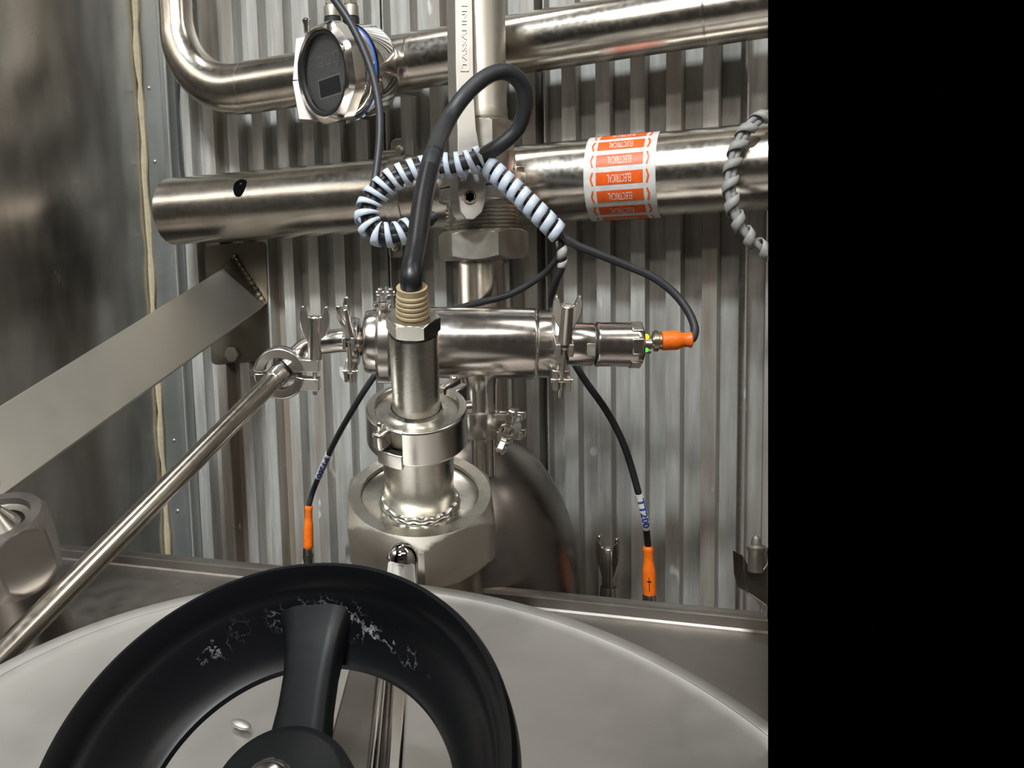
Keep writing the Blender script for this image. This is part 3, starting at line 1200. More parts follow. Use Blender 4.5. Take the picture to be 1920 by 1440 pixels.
obj('screen', dbox(G(), -.42, -.52, .50, -.12), 'lcd', dsp)
g = G()
for (x0, y0, x1, y1) in ((-.46, -.56, .54, -.53), (-.46, -.11, .54, -.08), (-.46, -.56, -.43, -.08), (.51, -.56, .54, -.08)):
    dbox(g, x0, y0, x1, y1)
for k in range(3):
    xc = -.22 + k * .35
    for (x0, y0, x1, y1) in ((-.11, .20, -.09, .46), (.09, .20, .11, .46), (-.11, .20, .11, .22), (-.11, .44, .11, .46), (-.01, .08, .01, .16), (-.05, .28, .05, .30)):
        dbox(g, xc + x0, y0, xc + x1, y1)
obj('panel_print', g, 'print', dsp)
body = obj('body', G().lathe(FI, [(gr * 1.10, -.019), (gr * 1.12, -.021), (gr * 1.13, -.030), (gr * 1.10, -.033), (gr * 1.16, -.035), (gr * 1.16, -.056), (gr * 1.05, -.063), (gr * .7, -.066), (gr * .6, -.075)], 64), 'chrome', tx)
obj('blue_seal', G().lathe(FI, [(gr * 1.10, -.0335), (gr * 1.135, -.033), (gr * 1.135, -.0318), (gr * 1.10, -.031)], 64), 'blue', tx)
for (a_, zz) in ((.90 if ysg > 0 else -.90, 0), (-2.4 * -ysg, -.030)):
    pass
for (x, y, dd) in ((575, 50, .0), (653, 221, .03)):
    q = P(x, y, ID + dd)
    F_ = frame(q, Z, RT)
    g = G().lathe(F_, [(1e-5, -.006), (.0026, -.006), (.0032, .002), (.0045, .006), (.003, .008), (1e-5, .009)], 14)
    obj('lug_screw', g, 'polish', tx)
# name tag fixed beside the bezel
for nm, mt, ya, yb in (('white_tag', 'white', 72, 150), ('grey_tag', 'deck', 152, 226)):
    xs = (553, 562, 549, 553) if nm[0] == 'w' else (549, 575, 560, 600)
    q = [P(555 if nm[0] == 'w' else 548, ya, ID + .045), P(575, ya - 4, ID + .045), P(575 if nm[0] == 'w' else 600, yb, ID + .045), P(549 if nm[0] == 'w' else 560, yb - (0 if nm[0] == 'w' else 2), ID + .045)]
    g = G().add(q + [p + FW * .006 for p in q], [(0, 1, 2, 3), (7, 6, 5, 4), (0, 4, 5, 1), (1, 5, 6, 2), (2, 6, 7, 3), (3, 7, 4, 0)])
    obj(nm, g, mt, tx, bevel=.0006)
for x in (621, 656):
    q = P(x + 2, 30, ID + .035)
    F_ = frame(q, Z, RT)
    g = G()
    r_ = px(13, ID)
    g.lathe(F_, [(r_ * .8, -.016), (r_ * .85, -.002), (r_ * 1.2, -.001), (r_ * 1.2, .008), (r_ * 1.15, .010), (r_ * .9, .011)], 24)
    hexprism(g, F_ @ Matrix.Translation((0, 0, .011)), r_ * 1.1, 0, .012, .001)
    gl = obj('cable_gland', g, 'satin', tx)
    obj('gland_thread', thread(G(), F_ @ Matrix.Translation((0, 0, .023)), r_ * .95, 0, .030, .0028), 'cast', gl)
    obj('gland_foot', G().lathe(F_, [(r_ * 1.25, -.012), (r_ * 1.25, -.002), (r_ * .4, -.001)], 24), 'gasket', gl)
# saddle to the pipe
g = G().tube([ic - fn * .07, ic - fn * .115], gr * .62, 32)
obj('mounting_neck', g, 'polish', tx)

# =================================================================== TEE ASSEMBLY
TD = .78
ta, tb = P(690, 640, TD), P(1050, 645, TD)
ta = P(690, 641, TD + .006)
tb = P(1048, 645, TD - .006)
tax = (tb - ta).normalized()
TR = px(66, TD)
FT = frame(ta, tax, Z)


def tt(x):
    """distance along the tee axis for an image column"""
    lo, hi = -.3, .5
    for _ in range(40):
        m_ = (lo + hi) / 2
        if proj(ta + tax * m_)[0] < x:
            lo = m_
        else:
            hi = m_
    return lo


def tl(g, prof, n=56):
    return g.lathe(FT, [(max(1e-5, px(r, TD)), tt(x)) for r, x in prof], n)


tee = thing('pipe_tee', 'short thick polished tee pipe lying level in the centre, branch pointing down', 'pipe', ta.lerp(tb, .5))
obj('body', tl(G(), [(64, 712), (66, 716), (67, 830), (66.5, 998), (65, 1001), (63.5, 1004), (63, 1040), (66, 1043), (66, 1050), (30, 1050)], 72), 'polish', tee)
obj('weld_seam', tl(G(), [(62, 1000), (65.6, 1001), (66.5, 1003), (64, 1006)], 72), 'polish', tee)
# branch with a flared blend into the body
lz = ta + tax * tt(901)
FB = frame(lz, -Z, tax)
br = px(29, TD)
prof = [(br * 1.45, TR * .68), (br * 1.27, TR * .85), (br * 1.12, TR * 1.0), (br * 1.03, TR * 1.15), (br, TR * 1.35), (br * .97, TR * 2.0)]
obj('branch', G().lathe(FB, prof, 40), 'polish', tee)
# lower tube under the branch
zcl = (lz - P(905, 800, TD)).dot(Z)
lt = thing('drop_tube', 'thin vertical tube under the tee branch, going into the domed vessel', 'pipe', lz - Z * (zcl + .06))
g = G().lathe(FB, [(br * 1.3, TR * 2.0), (br * 1.3, TR * 2.05), (br * .80, TR * 2.08), (br * .78, TR * 2.9), (br * .78, TR * 3.8)], 32)
obj('tube', g, 'polish', lt)
# clamp on the branch
lug = (RT * .9 - FW * .35)
flb = -1 if (frame(V((0, 0, 0)), Z, lug).to_3x3() @ V((0, 1, 0))).y > 0 else 1
tri_clamp('small clamp round the tee branch, wing nut facing front above the dark dome', lz - Z * (zcl - .001), Z, lug, br * 1.36, br * .98, px(50, TD), px(40, TD), px(16, TD), px(62, TD), None, flip=flb, lugT=px(14, TD), wx=Z + RT * .35, wb=px(15, TD), ws=px(46, TD), name='branch_clamp')
# left end cap and big clamp
cap = thing('end_cap', 'round stepped end cap on the left of the tee', 'pipe fitting', ta)
obj('cap', tl(G(), [(26, 676), (30, 682), (48, 683), (57, 686), (60, 694), (60, 708), (63, 712), (63, 722), (20, 722)], 64), 'polish', cap)
obj('stub', tl(G(), [(22, 668), (22, 684)], 32), 'polish', cap)
tri_clamp('large clamp at the left end of the tee, partly behind the probe', ta + tax * tt(723), tax, (Z * .95 - FW * .30), px(75, TD), px(58, TD), px(30, TD), px(26, TD), .010, px(38, TD), None, flip=1, wb=.004, ws=.008, name='tee_clamp')
# right clamp with wing nut towards the camera
tri_clamp('clamp with fluted wing nut and long screw, joining tee and sensor', ta + tax * tt(1047), tax, (-FW * .95 - Z * .50), px(71, TD), px(50, TD), px(34, TD), px(26, TD), .020, px(90, TD), None, flip=1 if (frame(V((0, 0, 0)), tax, -FW).to_3x3() @ V((0, 1, 0))).z > 0 else -1, wb=.0052, ws=.0112, bolt_tail=.016, name='tee_clamp')

# pressure sensor
sn = thing('pressure_sensor', 'polished cylindrical sensor right of the tee, with yellow and green lights', 'sensor', ta + tax * tt(1140))
obj('neck', tl(G(), [(30, 1064), (40, 1064), (40, 1110), (38, 1113), (30, 1113)]), 'polish', sn)
obj('seal_groove', tl(G(), [(30, 1110), (37, 1110), (37, 1118), (30, 1118)]), 'gasket', sn)
obj('housing', tl(G(), [(30, 1116), (40, 1116), (42, 1118), (42, 1121), (41, 1124), (41.5, 1190), (40, 1198), (36, 1203), (30, 1205), (8, 1205)], 64), 'polish', sn)
g = G()
for k in range(6):
    a_ = k * PI / 3 + .52
    F_ = FT @ Matrix.Rotation(a_, 4, 'Z')
    r0 = px(40, TD)
    g.box(F_, (r0 * .9, -px(15, TD), tt(1178)), (r0 * 1.045, px(15, TD), tt(1201)))
obj('wrench_flat', g, 'polish', sn, bevel=.0012)
g = G().box(FT @ Matrix.Rotation(PI / 2 + .12, 4, 'Z') if False else frame(ta, tax, cam_dir(ta)), (px(37, TD), -px(2, TD), tt(1095)), (px(40.4, TD), px(22, TD), tt(1111)))
obj('milled_flat', g, 'satin', sn, bevel=.0004)
obj('socket', tl(G(), [(22, 1204), (19, 1206), (17, 1208), (17, 1219), (10, 1219)]), 'cast', sn)
for mt, yy, nm in (('led_y', 632, 'yellow_light'), ('led_g', 656, 'green_light')):
    q = on_pipe(ta, tax, px(17, TD), 1211, yy)
    obj(nm, G().sphere(frame(q, tax), px(6 if mt == 'led_y' else 4.5, TD), 1.0, 12), mt, sn)


def plug(label, pts, R, name='cable_plug', mark=False):
    """orange moulded plug: pts = base, tip"""
    a_, b_ = V(pts[0]), V(pts[1])
    d_ = (b_ - a_).normalized()
    L_ = (b_ - a_).length
    F_ = frame(a_, d_, cam_dir(a_))
    t = thing(name, label, 'plug', a_)
    obj('boot', G().lathe(F_, [(1e-5, 0), (R * .85, 0), (R * .98, L_ * .02), (R, L_ * .10), (R, L_ * .45), (R * .96, L_ * .55), (R * .78, L_ * .66), (R * .74, L_ * .72), (R * .74, L_ * .88), (R * .82, L_ * .92), (R * .82, L_ * .96), (R * .66, L_), (1e-5, L_)], 28), 'orange', t)
    g = G()
    nn = 28
    for k in range(nn):
        an = 2 * PI * k / nn
        Fk = F_ @ Matrix.Rotation(an, 4, 'Z')
        g.box(Fk, (R * .95, -R * .06, -L_ * .24), (R * 1.08, R * .06, -L_ * .12))
    g.lathe(F_, [(R * .6, 0), (R * .92, -.0005), (R * .92, -L_ * .08), (R * 1.02, -L_ * .11), (R * 1.02, -L_ * .26), (R * .7, -L_ * .27), (R * .7, -L_ * .30), (1e-5, -L_ * .30)], 28)
    obj('coupling_ring', g, 'brass', t)
    if mark:
        g = G()
        g.box(F_, (R * .99, -R * .06, L_ * .12), (R * 1.02, R * .06, L_ * .40))
        g.box(F_, (R * .95, -R * .3, L_ * .30), (R * 1.015, R * .3, L_ * .33))
        obj('moulded_mark', g, 'gasket', t)
    return t


plug('orange cable plug lying level on the right of the sensor', (P(1240, 639, .768), P(1298, 637, .765)), px(18, TD))
DLp = .90
plug('orange plug standing upright at the lower left of the big hex nut', (W(578, 1028, .10), W(579, 948, .10)), px(9.2, proj(W(578, 1028, .10))[2]), mark=False)
qa, qb = W(1218, 1116, .10), W(1215, 1024, .10)
plug('orange plug standing upright behind the tank edge on the right', (qa, qb), px(12, proj(qa)[2]), mark=True)
for (x, y, r, lab) in ((578, 1046, 9.5, 'steel sensor stub under the left upright orange plug'), (1218, 1136, 13, 'steel sensor stub under the right upright orange plug')):
    q = W(x, y, .10)
    d_ = proj(q)[2]
    t = thing('sensor_stub', lab, 'sensor', q - Z * .15)
    g = G()
    g.lathe(frame(q, Z), [(px(r, d_) * .9, .012), (px(r, d_), .010), (px(r, d_), -.010), (px(r, d_) * 1.3, -.012), (px(r, d_) * 1.3, -.15)], 24)
    obj('stub_body', g, 'cast', t)

# upright wing nut behind the tank edge
q = W(1141, 1122, .10)
d_ = proj(q)[2]
wn = thing('upright_wing_nut', 'fluted steel wing nut standing upright behind the tank edge', 'wing nut', q)
wing_nut(wn, q + Z * .004, Z, UD * .9 + WN * .25, px(112, d_), px(11.5, d_), px(23, d_))
obj('stem', G().lathe(frame(q, Z), [(px(14, d_), .012), (px(16, d_), .006), (px(17, d_), -.002), (px(10, d_), -.06)], 24), 'cast', wn)

# =================================================================== PROBE ON THE BIG HEX NUT
ND = .68
nc = P(786.5, 921.8, ND)
q2 = P(774.5, 600, .6)


def axis_to(x, y, tilt):
    """unit direction from nc that projects through (x, y) and is tilted this much towards the camera"""
    best = None
    for k in range(400):
        d_ = .45 + k * .0006
        v_ = (P(x, y, d_) - nc).normalized()
        e_ = abs(math.degrees(math.acos(v_.z)) - tilt)
        if v_.y < 0 and (best is None or e_ < best[0]):
            best = (e_, v_)
    return best[1]


nn_ = axis_to(774.0, 590, 23.5)
FN = frame(nc, nn_, V((1, 0, 0)))


def nt_(y):
    lo, hi = -.2, .3
    for _ in range(40):
        m_ = (lo + hi) / 2
        if proj(nc + nn_ * m_)[1] > y:
            lo = m_
        else:
            hi = m_
    return lo


nut = thing('hex_union_nut', 'very large pale hex nut in the centre under the probe clamp', 'nut', nc - nn_ * .04)
g = G()
RCN = .0604
AP = RCN * math.cos(PI / 6)


def hexring(R_, z_, cap_r):
    out = []
    for i in range(96):
        a_ = 2 * PI * i / 96
        loc = (a_ + PI / 2 + .02) % (PI / 3)
        loc = loc if loc < PI / 6 else loc - PI / 3
        # corners at -90 deg + k*60
        rv = AP / math.cos(PI / 6 - abs(loc)) if True else R_
        out.append(FN @ V((min(rv, cap_r) * math.cos(a_), min(rv, cap_r) * math.sin(a_), z_)))
    return out


lev = [(AP * .985 + (RCN - AP * .985) * i / 9, -.0090 * (i / 9)) for i in range(10)] + [(RCN - (RCN - AP) * i / 6, -.039 - .008 * i / 6) for i in range(7)]
vs, fs = [], []
for cr, z_ in lev:
    vs += hexring(RCN, z_, cr)
for j in range(len(lev) - 1):
    for i in range(96):
        a_, b_ = j * 96 + i, j * 96 + (i + 1) % 96
        fs.append((a_, b_, b_ + 96, a_ + 96))
obj('nut_body', G().add(vs, fs), 'satin', nut, smooth=20)
obj('nut_face', G().lathe(FN, [(.0425, -.003), (.0430, .0), (AP * .985, 0)], 96), 'turned', nut)
cone = thing('nozzle_liner', 'short welded neck rising from the recess of the large hex nut', 'pipe fitting', nc - nn_ * .02)
obj('cone', G().lathe(FN, [(.0424, -.004), (.0400, -.0055), (.034, -.006), (.0295, -.0075), (.0268, -.008)], 96), 'turned', cone)
zc0 = nt_(761)
hcl = .0295
obj('neck', G().lathe(FN, [(.0262, -.010), (.0262, -.003), (.0252, .004), (.0252, zc0 - hcl + .004)], 72), 'turned', cone)
pts = []
rrr = []
for i in range(121):
    a_ = 2 * PI * i / 120
    pts.append(FN @ V((.0266 * math.cos(a_), .0266 * math.sin(a_), -.0062 + .0006 * math.sin(a_ * 17))))
    rrr.append(.0022 + .0002 * math.sin(a_ * 29) + .00012 * math.sin(a_ * 13))
obj('weld_bead', G().tube(pts, rrr, 10, cap=False), 'weld', cone)
obj('lower_neck', G().lathe(FN, [(.045, -.044), (.045, -.075), (.047, -.12)], 48), 'stain', cone)

pr_ = thing('level_probe', 'upright cylindrical steel probe with tan cable gland on the clamp', 'probe', nc + nn_ * (zc0 - .006))
zf = zc0 - .0045
obj('probe_flange', G().lathe(FN, [(.0296, zf - .004), (.0296, zf), (.0280, zf + .001), (.0215, zf + .0005), (.0185, zf + .0018), (.0175, zf + .004)], 72), 'turned', pr_)
zh = nt_(622)
zh2 = nt_(597)
pR = .0163
obj('probe_body', G().lathe(FN, [(.0172, zf + .003), (pR, zf + .006), (pR, zh - .001), (pR * .97, zh)], 64), 'turned', pr_)
obj('seal_line', G().lathe(FN, [(pR * .95, zh - .001), (pR * .985, zh - .0005), (pR * .985, zh + .0012), (pR * .9, zh + .001)], 48), 'gasket', pr_)
g = G()
hexprism(g, FN, pR * 1.11, zh + .001, zh2 + .002, .0012, rot=.35)
obj('hex_collar', g, 'turned', pr_, smooth=25)
zg1 = nt_(538)
gR = px(31.5, .62)
prof = [(gR * .9, zh2 + .001)]
nn2 = 5
for k in range(nn2):
    z0_ = zh2 + .002 + (zg1 - zh2 - .006) * k / nn2
    h_ = (zg1 - zh2 - .006) / nn2
    tap = 1 - .10 * (k / nn2) ** 2
    prof += [(gR * .93 * tap, z0_ + h_ * .05), (gR * tap, z0_ + h_ * .3), (gR * tap, z0_ + h_ * .7), (gR * .93 * tap, z0_ + h_ * .95)]
prof += [(gR * .88, zg1 - .003), (gR * .90, zg1), (gR * .62, zg1 + .0005), (gR * .58, zg1 - .006)]
FG = frame(nc, nn_ + V((.012, 0, 0)), V((1, 0, 0)))
obj('cable_gland', G().lathe(FN, prof, 40), 'tan', pr_)
# probe clamp: heavy two part band
pc = thing('probe_clamp', 'heavy two-part clamp band round the probe flange, latch nut at left front', 'clamp', nc + nn_ * (zc0 - hcl))
oR, iR = .0350, .0290
prof = [(iR, zc0 - .002), (iR + .0006, zc0), (oR - .001, zc0), (oR, zc0 - .0010), (oR + .0006, zc0 - hcl + .004), (oR - .002, zc0 - hcl + .0015), (iR - .002, zc0 - hcl + .0015), (iR - .0015, zc0 - hcl + .008), (iR + .001, zc0 - .010), (iR, zc0 - .002)]
aF = math.radians(-112)       # latch position, left front
obj('front_jaw', G().lathe(FN, prof, 60, aF + .05, math.radians(42)), 'cast', pc, bevel=.0006)
obj('rear_jaw', G().lathe(FN, prof, 60, math.radians(46), 2 * PI + aF - .42), 'cast', pc, bevel=.0006)
# the lower arm that crosses under the latch, and the latch block
prof2 = [(iR + .001, zc0 - hcl * .62), (oR + .0012, zc0 - hcl * .62), (oR + .0016, zc0 - hcl * .66), (oR + .0016, zc0 - hcl), (iR + .001, zc0 - hcl), (iR + .001, zc0 - hcl * .62)]
obj('latch_arm', G().lathe(FN, prof2, 20, aF - .50, aF + .06), 'cast', pc, bevel=.0008)
Fl = FN @ Matrix.Rotation(aF - .40, 4, 'Z')
ln = obj('latch_nut', G().box(Fl, (oR - .006, -.0050, zc0 - hcl * .56), (oR + .0055, .0035, zc0 - .0035)), 'cast', pc, bevel=.0022, seg=3)
obj('latch_pin', G().sphere(Fl @ Matrix.Translation((oR + .0005, -.001, zc0 + .0005)), .0022, 1.5, 14), 'polish', ln)
obj('latch_recess', G().lathe(FN, [(oR - .006, zc0 - hcl * .6), (oR - .004, zc0 - .004)], 12, aF - .34, aF + .04), 'stain', pc)
Fr = FN @ Matrix.Rotation(math.radians(44), 4, 'Z')
g = G()
g.box(Fr, (oR - .004, .0015, zc0 - .016), (oR + .014, .0075, zc0 + .0005))
g.box(Fr, (oR - .004, -.0075, zc0 - .016), (oR + .011, -.0015, zc0 - .0005))
hg = obj('hinge_lugs', g, 'cast', pc, bevel=.0012)
obj('hinge_bolt', G().sphere(Fr @ Matrix.Translation((oR + .009, .0045, zc0 + .0012)), .0030, .7, 14), 'polish', hg)
Fr2 = FN @ Matrix.Rotation(math.radians(8), 4, 'Z')
obj('side_boss', G().tube([Fr2 @ V((oR - .002, 0, zc0 - .006)), Fr2 @ V((oR + .004, 0, zc0 - .0062))], .0045, 16), 'cast', pc, bevel=.0005)

# =================================================================== SMALL LINE LEFT OF THE TEE
FD0 = .80
elb_px = [(668, 636, .786), (648, 638, .787), (625, 640, .79), (598, 645, .795), (575, 655, .80), (556, 672, .80), (536, 690, .796)]
el = thing('elbow_tube', 'short bent polished tube between two small clamps, left of the tee', 'pipe', P(600, 650, .795))
obj('tube', G().tube(pp(elb_px), px(22, FD0), 32, cap=False), 'polish', el)
for (x0, x1, r) in ((662, 678, 41), ):
    pass
# ferrule discs at the right small clamp
g = G().lathe(FT, [(px(20, TD), tt(655)), (px(38, TD), tt(657)), (px(40, TD), tt(662)), (px(36, TD), tt(668)), (px(22, TD), tt(670))], 40)
obj('ferrule', g, 'polish', el)
fl = 1 if (frame(V((0, 0, 0)), tax, -FW).to_3x3() @ V((0, 1, 0))).z > 0 else -1
tri_clamp('small clamp with thin wing nut, between elbow tube and end cap', ta + tax * tt(662), tax, (-FW * .85 - RT * .45 - Z * .50), px(46, TD), px(33, TD), px(24, TD), px(26, TD), .020, px(70, TD), None, flip=fl, wx=(FW * .8 + RT * .35), wb=.0042, ws=.010, bolt_tail=.010, name='elbow_clamp', lean=(RT * -.12)[:])
# long sloping tube towards the lower left
lt0, lt1 = P(531, 694, .80), P(60, 1171, .585)
ltd = (lt1 - lt0).normalized()
LTR = px(18, .80)
ltb = thing('sloping_tube', 'long polished tube sloping from the small clamp down to the lower left', 'pipe', lt0.lerp(lt1, .5))
obj('tube', G().tube([lt0, lt0 + ltd * .012, lt1, lt1 + ltd * .16], LTR, 40), 'pipe', ltb)
g = G().lathe(frame(lt0, ltd), [(LTR * 1.0, .018), (LTR * 1.12, .016), (LTR * 1.15, .004), (LTR * 1.6, -.002), (LTR * 1.9, -.006), (LTR * .9, -.008)], 36)
obj('ferrule', g, 'polish', ltb)
cax = (cam_dir(lt0) * .80 + ltd * .55).normalized()
lugd = (RT * 1.0 - Z * .02)
fl2 = 1 if (frame(V((0, 0, 0)), cax, lugd).to_3x3() @ V((0, 1, 0))).z > 0 else -1
tri_clamp('small clamp with upright wing nut at the top of the sloping tube', lt0 + ltd * .004, cax, lugd, px(50, .80), px(30, .80), px(26, .80), px(24, .80), px(13, .80), px(100, .80), None, flip=fl2, lugT=px(23, .8), wx=RT, wb=.0058, ws=.0125, fork=False, name='tube_clamp')

# =================================================================== CABLES
# thick probe cable
tip = nc + nn_ * (zg1 - .006)
tp = proj(tip)
sl = [tip, tip + nn_ * .014] + [P(*v) for v in ((781, 460, tp[2] + .015), (792, 380, tp[2] + .04), (803, 325, tp[2] + .06), (813, 288, tp[2] + .075))]
pcab = thing('probe_cable', 'thick black cable looping up from the tan gland and back into the white wrap', 'cable', tip)
obj('heat_shrink', G().tube(spline(sl, 8), [px(19.5, .64)] * 41, 20), 'shrink', pcab)
loop = [sl[-2], sl[-1]] + [P(*v) for v in ((836, 232, .735), (870, 181, .745), (912, 144, .75), (950, 135, .755), (979, 160, .765), (984, 205, .775), (968, 245, .785), (925, 280, .79), (885, 299, .795), (850, 310, .80), (810, 318, .805), (765, 330, .808), (725, 350, .81), (697, 385, .812), (699, 420, .812), (730, 432, .812), (770, 425, .815), (815, 405, .82))]
lp_ = spline(loop, 8)
obj('cable', G().tube(lp_, [px(15.5, .76) if i < 90 else px(11.0, .8) for i in range(len(lp_))], 18), 'rubber', pcab)
# second cable in the bundle, comes down from the transmitter
dn = pp([(600, -40, .84), (628, 0, .84), (662, 52, .835), (694, 125, .83), (710, 195, .825), (712, 255, .82), (706, 318, .815), (700, 350, .812), (688, 385, .812), (690, 425, .812), (725, 443, .812), (765, 437, .815), (810, 415, .83)])
c2 = obj('transmitter_cable', G().tube(dn, px(7.6, .82), 14), 'rubber')
tag(c2, 'black cable hanging from the top past the glass-fronted transmitter into the white wrap', 'cable')
c3 = obj('bundle_cable', G().tube(pp([(815, 303, .808), (770, 316, .812), (722, 335, .815), (690, 372, .818), (684, 410, .818), (705, 445, .818), (745, 447, .818), (790, 432, .822)]), px(8, .81), 14), 'rubber')
tag(c3, 'outermost black cable inside the white spiral wrap loop', 'cable')
# the loop of white spiral wrap
wl = pp([(905, 296, .797), (868, 308, .80), (815, 312, .805), (770, 322, .808), (728, 342, .812), (697, 375, .815), (688, 408, .815), (704, 436, .815), (737, 440, .815), (768, 430, .817)], 14)
w1 = obj('spiral_wrap', helix(wl, px(23, .81), .0098, .0046), 'wrap', smooth=40, solid=.0011)
tag(w1, 'white spiral wrap wound round the black cable loop left of the lever', 'cable wrap')
# wrap running down to the right
rb_ = pp([(880, 300, .80), (912, 312, .795), (960, 355, .79), (1010, 400, .785), (1048, 436, .785), (1062, 449, .785)], 12)
c4_ = obj('sensor_cable', G().tube(rb_ + pp([(1085, 462, .785), (1130, 480, .785), (1180, 500, .785), (1225, 520, .783), (1262, 548, .78), (1288, 580, .775), (1302, 612, .770), (1300, 632, .766), (1294, 637, .765)]), px(7.6, .785), 14), 'rubber')
tag(c4_, 'black cable leaving the short white wrap and curving to the level orange plug', 'cable')
w2 = obj('spiral_wrap', helix(pp([(906, 303, .797), (960, 352, .79), (1010, 400, .785), (1050, 440, .785)], 14), px(19, .79), .0098, .0072), 'wrap', solid=.0011)
tag(w2, 'white spiral wrap running diagonally down to the right over the valve', 'cable wrap')
# cable from the wrap behind the tee
c5 = obj('branch_cable', G().tube(pp([(1000, 392, .79), (1035, 425, .79), (1050, 455, .792), (1046, 482, .80), (1018, 515, .82), (960, 550, .835), (905, 566, .845), (870, 575, .86), (800, 600, .88), (748, 650, .88), (700, 708, .87), (665, 762, .90), (632, 820, .95), (607, 872, 1.0), (588, 918, 1.04)] + [proj(W(579, 948, .10)), ]), [px(6.3, .85)] * 151, 12), 'rubber')
tag(c5, 'black cable passing behind the tee down to the left upright orange plug', 'cable')
qq = proj(W(1215, 1024, .10))
path6 = pp([(1010, 400, .79), (1042, 436, .79), (1052, 465, .79), (1054, 498, .795), (1042, 530, .81), (1034, 570, .835), (1045, 620, .84), (1070, 668, .84), (1096, 712, .84), (1140, 775, .845), (1172, 840, .85), (1196, 920, .86), (1210, 980, .87), (qq[0], qq[1], qq[2])])
c6 = obj('branch_cable', G().tube(path6, px(6.6, .84), 12), 'rubber')
tag(c6, 'black cable dropping behind the tee clamp to the right upright orange plug', 'cable')
w3 = obj('spiral_wrap', helix(pp([(1051, 452, .79), (1055, 475, .79), (1052, 500, .795)], 12), px(9, .79), .011, .0075), 'greywrap', solid=.001)
tag(w3, 'short loose end of grey-white wrap hanging above the fluted wing nut', 'cable wrap')


def cable_tag(label, text, path, pa, pb, R, size):
    """printed sleeve on a cable between two pixel rows"""
    sel = [p for p in path if pa <= proj(p)[1] <= pb]
    t = thing('cable_tag', label, 'label', sel[0])
    o_ = obj('sleeve', G().tube(sel, R * 1.18, 16), 'white', t)
    mid = sel[0].lerp(sel[-1], .5)
    axd = (sel[-1] - sel[0]).normalized()
    vs, fs = text_mesh(text, size, size * .03)
    wd_ = max(v.x for v in vs) - min(v.x for v in vs)
    sx = (sel[-1] - sel[0]).length * .84 / wd_
    face = cam_dir(mid)
    face = (face - axd * face.dot(axd)).normalized()
    upv = face.cross(axd)
    # follow the bent sleeve: nearest centre line point by length
    tot = (sel[-1] - sel[0]).length
    out = []
    for v in vs:
        s_ = .5 + v.x * sx / tot
        f_ = s_ * (len(sel) - 1)
        i_ = max(0, min(len(sel) - 2, int(f_)))
        c_ = sel[i_].lerp(sel[i_ + 1], f_ - i_)
        a_ = v.y / (R * 1.2)
        out.append(c_ + R * 1.27 * (math.cos(a_) * face + math.sin(a_) * upv))
    obj('lettering', G().add(out, fs), 'blueink', t, smooth=0)
    return t


dense5 = []
d5_ = [P(*v) for v in [(665, 762, .90), (632, 820, .95), (607, 872, 1.0), (588, 918, 1.04)]]
full5 = spline([P(700, 708, .87)] + d5_ + [W(579, 948, .10)], 24)
cable_tag('printed sleeve reading PT200 on the cable to the left upright plug', 'PT200', full5, 851, 896, px(6.3, .85), .0088)
full6 = spline([P(1140, 775, .845), P(1172, 840, .85), P(1196, 920, .86), P(1210, 980, .87), P(*qq)], 24)
cable_tag('printed sleeve reading TT200 on the cable to the right upright plug', 'TT200', full6, 923, 992, px(6.6, .84), .0090)

# grey wrapped cable coil cut by the right edge
gc = thing('grey_cable_coil', 'two grey cables in grey spiral wrap hanging in front of the lower pipe, far right', 'cable', P(1400, 470, .80))
cp = [(1470, 215, .80), (1436, 217, .80), (1405, 238, .80), (1383, 275, .80), (1371, 320, .80), (1370, 365, .80), (1380, 405, .80), (1400, 440, .80), (1430, 467, .80), (1465, 490, .80)]
for s_ in (-1, 1):
    obj('cable', G().tube(pp([(x + s_ * 4.5, y + (s_ * 3 if y > 400 or y < 240 else 0), d) for x, y, d in cp], 8), px(6, .8), 12), 'greycable', gc)
obj('spiral_wrap', helix(pp(cp, 14), px(14, .8), .0165, .0075), 'greywrap', gc, solid=.001)
t = obj('black_knob', G().sphere(frame(P(1452, 245, .86), WN), px(20, .86), 1.3), 'black')
tag(t, 'sliver of a black knob behind the grey cable coil at the far right', 'knob')

# =================================================================== RIGHT EDGE CLAMP
rc = thing('edge_clamp', 'dark clamp arm with ball-headed pin at the right edge, above the tank', 'clamp', P(1425, 1120, .66))
F_ = frame(P(1417, 1060, .66), Z, RT)
obj('pin', G().lathe(F_, [(1e-5, -.004), (px(14, .66), -.004), (px(14, .66), .010), (px(17, .66), .012), (px(17, .66), .014), (px(9, .66), .015), (px(9, .66), .017), (px(7, .66), .020), (1e-5, .022)], 24), 'satin', rc)
ol = [(1393, 1040), (1404, 1062), (1428, 1072), (1450, 1040), (1470, 1030), (1470, 1190), (1436, 1135), (1402, 1112), (1395, 1085)]
fr_ = [P(x, y, .665) for x, y in ol]
g = G().add(fr_ + [p + FW * .02 for p in fr_], [tuple(range(9)), tuple(reversed(range(9, 18)))] + [(i, (i + 1) % 9, (i + 1) % 9 + 9, i + 9) for i in range(9)])
obj('arm', g, 'dome', rc, cap=True, bevel=.001)

